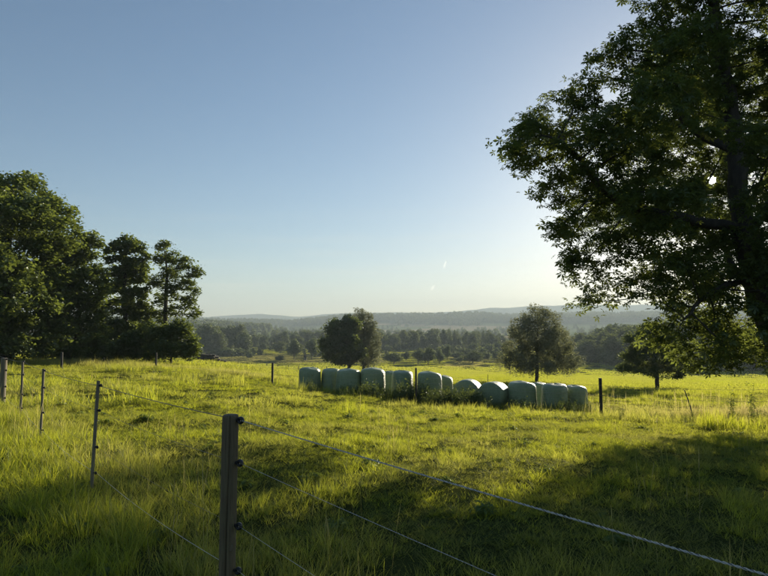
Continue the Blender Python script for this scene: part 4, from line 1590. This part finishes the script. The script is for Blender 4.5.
# water trough
b = on_ground(236, 70)
e = root('water_trough', tuple(b), 'small dark water trough in front of the tan field', 'trough')
mk = MB()
L_, W_, H_ = 0.45, 0.25, 0.42
for lo_, hi_ in (((-L_, -W_, 0.12), (L_, W_, 0.17)), ((-L_, -W_, 0.172), (-L_ + .04, W_, H_)), ((L_ - .04, -W_, 0.172), (L_, W_, H_)), ((-L_ + .042, -W_, 0.172), (L_ - .042, -W_ + .04, H_)), ((-L_ + .042, W_ - .04, 0.172), (L_ - .042, W_, H_))):
    mk.box(lo_, hi_)
mk.build('tub', M_DARKPOST, e)
for sx in (-1, 1):
    mk = MB()
    mk.box((sx * 0.33 - 0.04, -0.2, -0.1), (sx * 0.33 + 0.04, 0.2, 0.118))
    mk.build('leg', M_DARKPOST, e)
# dark hut in the orchard
b = gh(305, 360.5)
e = root('small_hut', tuple(b), 'small dark hut between the orchard trees', 'hut')
k_ = b[1] / FPX
mk = MB()
wv, hv = 2.6 * k_ / 2, 6.0 * k_
mk.box((-wv, -wv, -0.2), (wv, wv, hv * 0.72))
mk.build('wall', M_DARKPOST, e)
mk = MB()
mk.add([(-wv * 1.2, -wv * 1.2, hv * .724), (wv * 1.2, -wv * 1.2, hv * .724), (wv * 1.2, wv * 1.2, hv * .724), (-wv * 1.2, wv * 1.2, hv * .724), (0, -wv * 1.2, hv), (0, wv * 1.2, hv)],
       [np.array([(0, 3, 2, 1), (1, 2, 5, 4), (3, 0, 4, 5)]), np.array([(0, 1, 4), (2, 3, 5)])])
mk.build('roof', M_LOG, e)
mk = MB()
mk.box((-wv * 0.35, -wv - 0.05, 0), (wv * 0.35, -wv - 0.003, hv * .5))
mk.build('door', M_STAKE, e)

# far woods on the ridges
PF = []
for k in range(4):
    _t, c = proto_tree(160 + k, 20, 12, 0.5, 420, 2.6, conical=(k == 3), n_lobe=10)
    PF.append(c)


def ridge_forest(name, label, n, r0, r1, pxa, pxb, minz, seed, size=1.0):
    g = np.random.default_rng(seed)
    r = g.uniform(r0, r1, n)
    px = g.uniform(pxa, pxb, n)
    X = (px - 384) / FPX * r / np.sqrt(1 + ((px - 384) / FPX) ** 2)
    Y = r / np.sqrt(1 + ((px - 384) / FPX) ** 2)
    Z = gz(X, Y)
    k = (Z > minz) & (noise(X, Y, 240, seed + 1, 2) > -0.55)
    X, Y, Z = X[k], Y[k], Z[k]
    n = len(X)
    s = g.uniform(0.45, 0.8, n) * size
    scatter(name, PF, np.stack([X, Y, Z - 1.5], -1), np.stack([0 * X, 0 * X, g.uniform(0, 6.28, n)], -1), np.stack([s * 1.2, s * 1.2, s], -1), 0 * X, label)


ridge_forest('ridge_forest', 'blue green forest on the nearest ridge', 2600, 740, 1060, 60, 340, -9, 81)
ridge_forest('ridge_forest', 'hazy forest covering the long middle ridge', 5200, 1750, 2250, 150, 860, -2, 82, 1.25)

g = np.random.default_rng(83)
n = 2600
r = g.uniform(540, 1750, n)
px = g.uniform(120, 860, n)
X = (px - 384) / FPX * r
Y = r.copy()
k = noise(X, Y, 320, 84, 3) > 0.12
X, Y = X[k], Y[k]
n = len(X)
s = g.uniform(0.3, 0.65, n)
scatter('valley_woods', PF, np.stack([X, Y, gz(X, Y) - 1], -1), np.stack([0 * X, 0 * X, g.uniform(0, 6.28, n)], -1), np.stack([s * 1.3, s * 1.3, s], -1), 0 * X, 'hazy copses and hedges on the far valley floor')

g = np.random.default_rng(93)
n = 420
line = g.integers(0, 4, n)
px = np.where(g.uniform(0, 1, n) < 0.5, g.uniform(200, 335, n), g.uniform(384, 505, n))
r = np.array([318, 350, 378, 402])[line] + g.normal(0, 3, n)
X = (px - 384) / FPX * r
Y = r
k = noise(X, Y, 60, 94, 2) > -0.05
X, Y = X[k], Y[k]
n = len(X)
s = g.uniform(0.09, 0.24, n)
scatter('valley_hedges', PF, np.stack([X, Y, gz(X, Y) - 0.3], -1), np.stack([0 * X, 0 * X, g.uniform(0, 6.28, n)], -1), np.stack([s * 1.5, s * 1.5, s], -1), 0 * X, 'ragged hedges and scrub between the orchard strips')

# vapour trails and a wisp of cloud, far above the haze
m_vt, nt_, out_ = new_mat('vapour')
d_ = nt_.nodes.new('ShaderNodeBsdfTranslucent')
d_.inputs['Color'].default_value = (0.9, 0.9, 0.9, 1)
t_ = nt_.nodes.new('ShaderNodeBsdfTransparent')
mx_ = nt_.nodes.new('ShaderNodeMixShader')
tc_ = nt_.nodes.new('ShaderNodeTexCoord')
lw_ = nt_.nodes.new('ShaderNodeLayerWeight')
lw_.inputs['Blend'].default_value = 0.35
mr_ = nt_.nodes.new('ShaderNodeMapRange')
mr_.inputs['To Min'].default_value = 0.08
mr_.inputs['To Max'].default_value = 0.0
nt_.links.new(lw_.outputs['Facing'], mr_.inputs['Value'])
nt_.links.new(mr_.outputs[0], mx_.inputs[0])
nt_.links.new(t_.outputs[0], mx_.inputs[1])
nt_.links.new(d_.outputs[0], mx_.inputs[2])
nt_.links.new(mx_.outputs[0], out_.inputs['Surface'])
for (a, b_, r_, lab) in [((446.5, 260), (443.5, 269), 1.3, 'short white vapour trail, upper one'), ((435, 284.5), (430.5, 291.5), 2.0, 'short faint vapour trail, lower one')]:
    A, B = at(*a, 12000), at(*b_, 12000)
    t = np.linspace(0, 1, 9)[:, None]
    mk = MB()
    w = r_ * 12000 / FPX
    mk.tube(A + (B - A) * t - A, w * np.array([.1, .5, .8, 1, .9, 1, .8, .5, .1]), 16)
    o = mk.build('vapour_trail', m_vt, None, True, tuple(A))
    tag(o, lab, 'vapour trail', 'vapour trails')
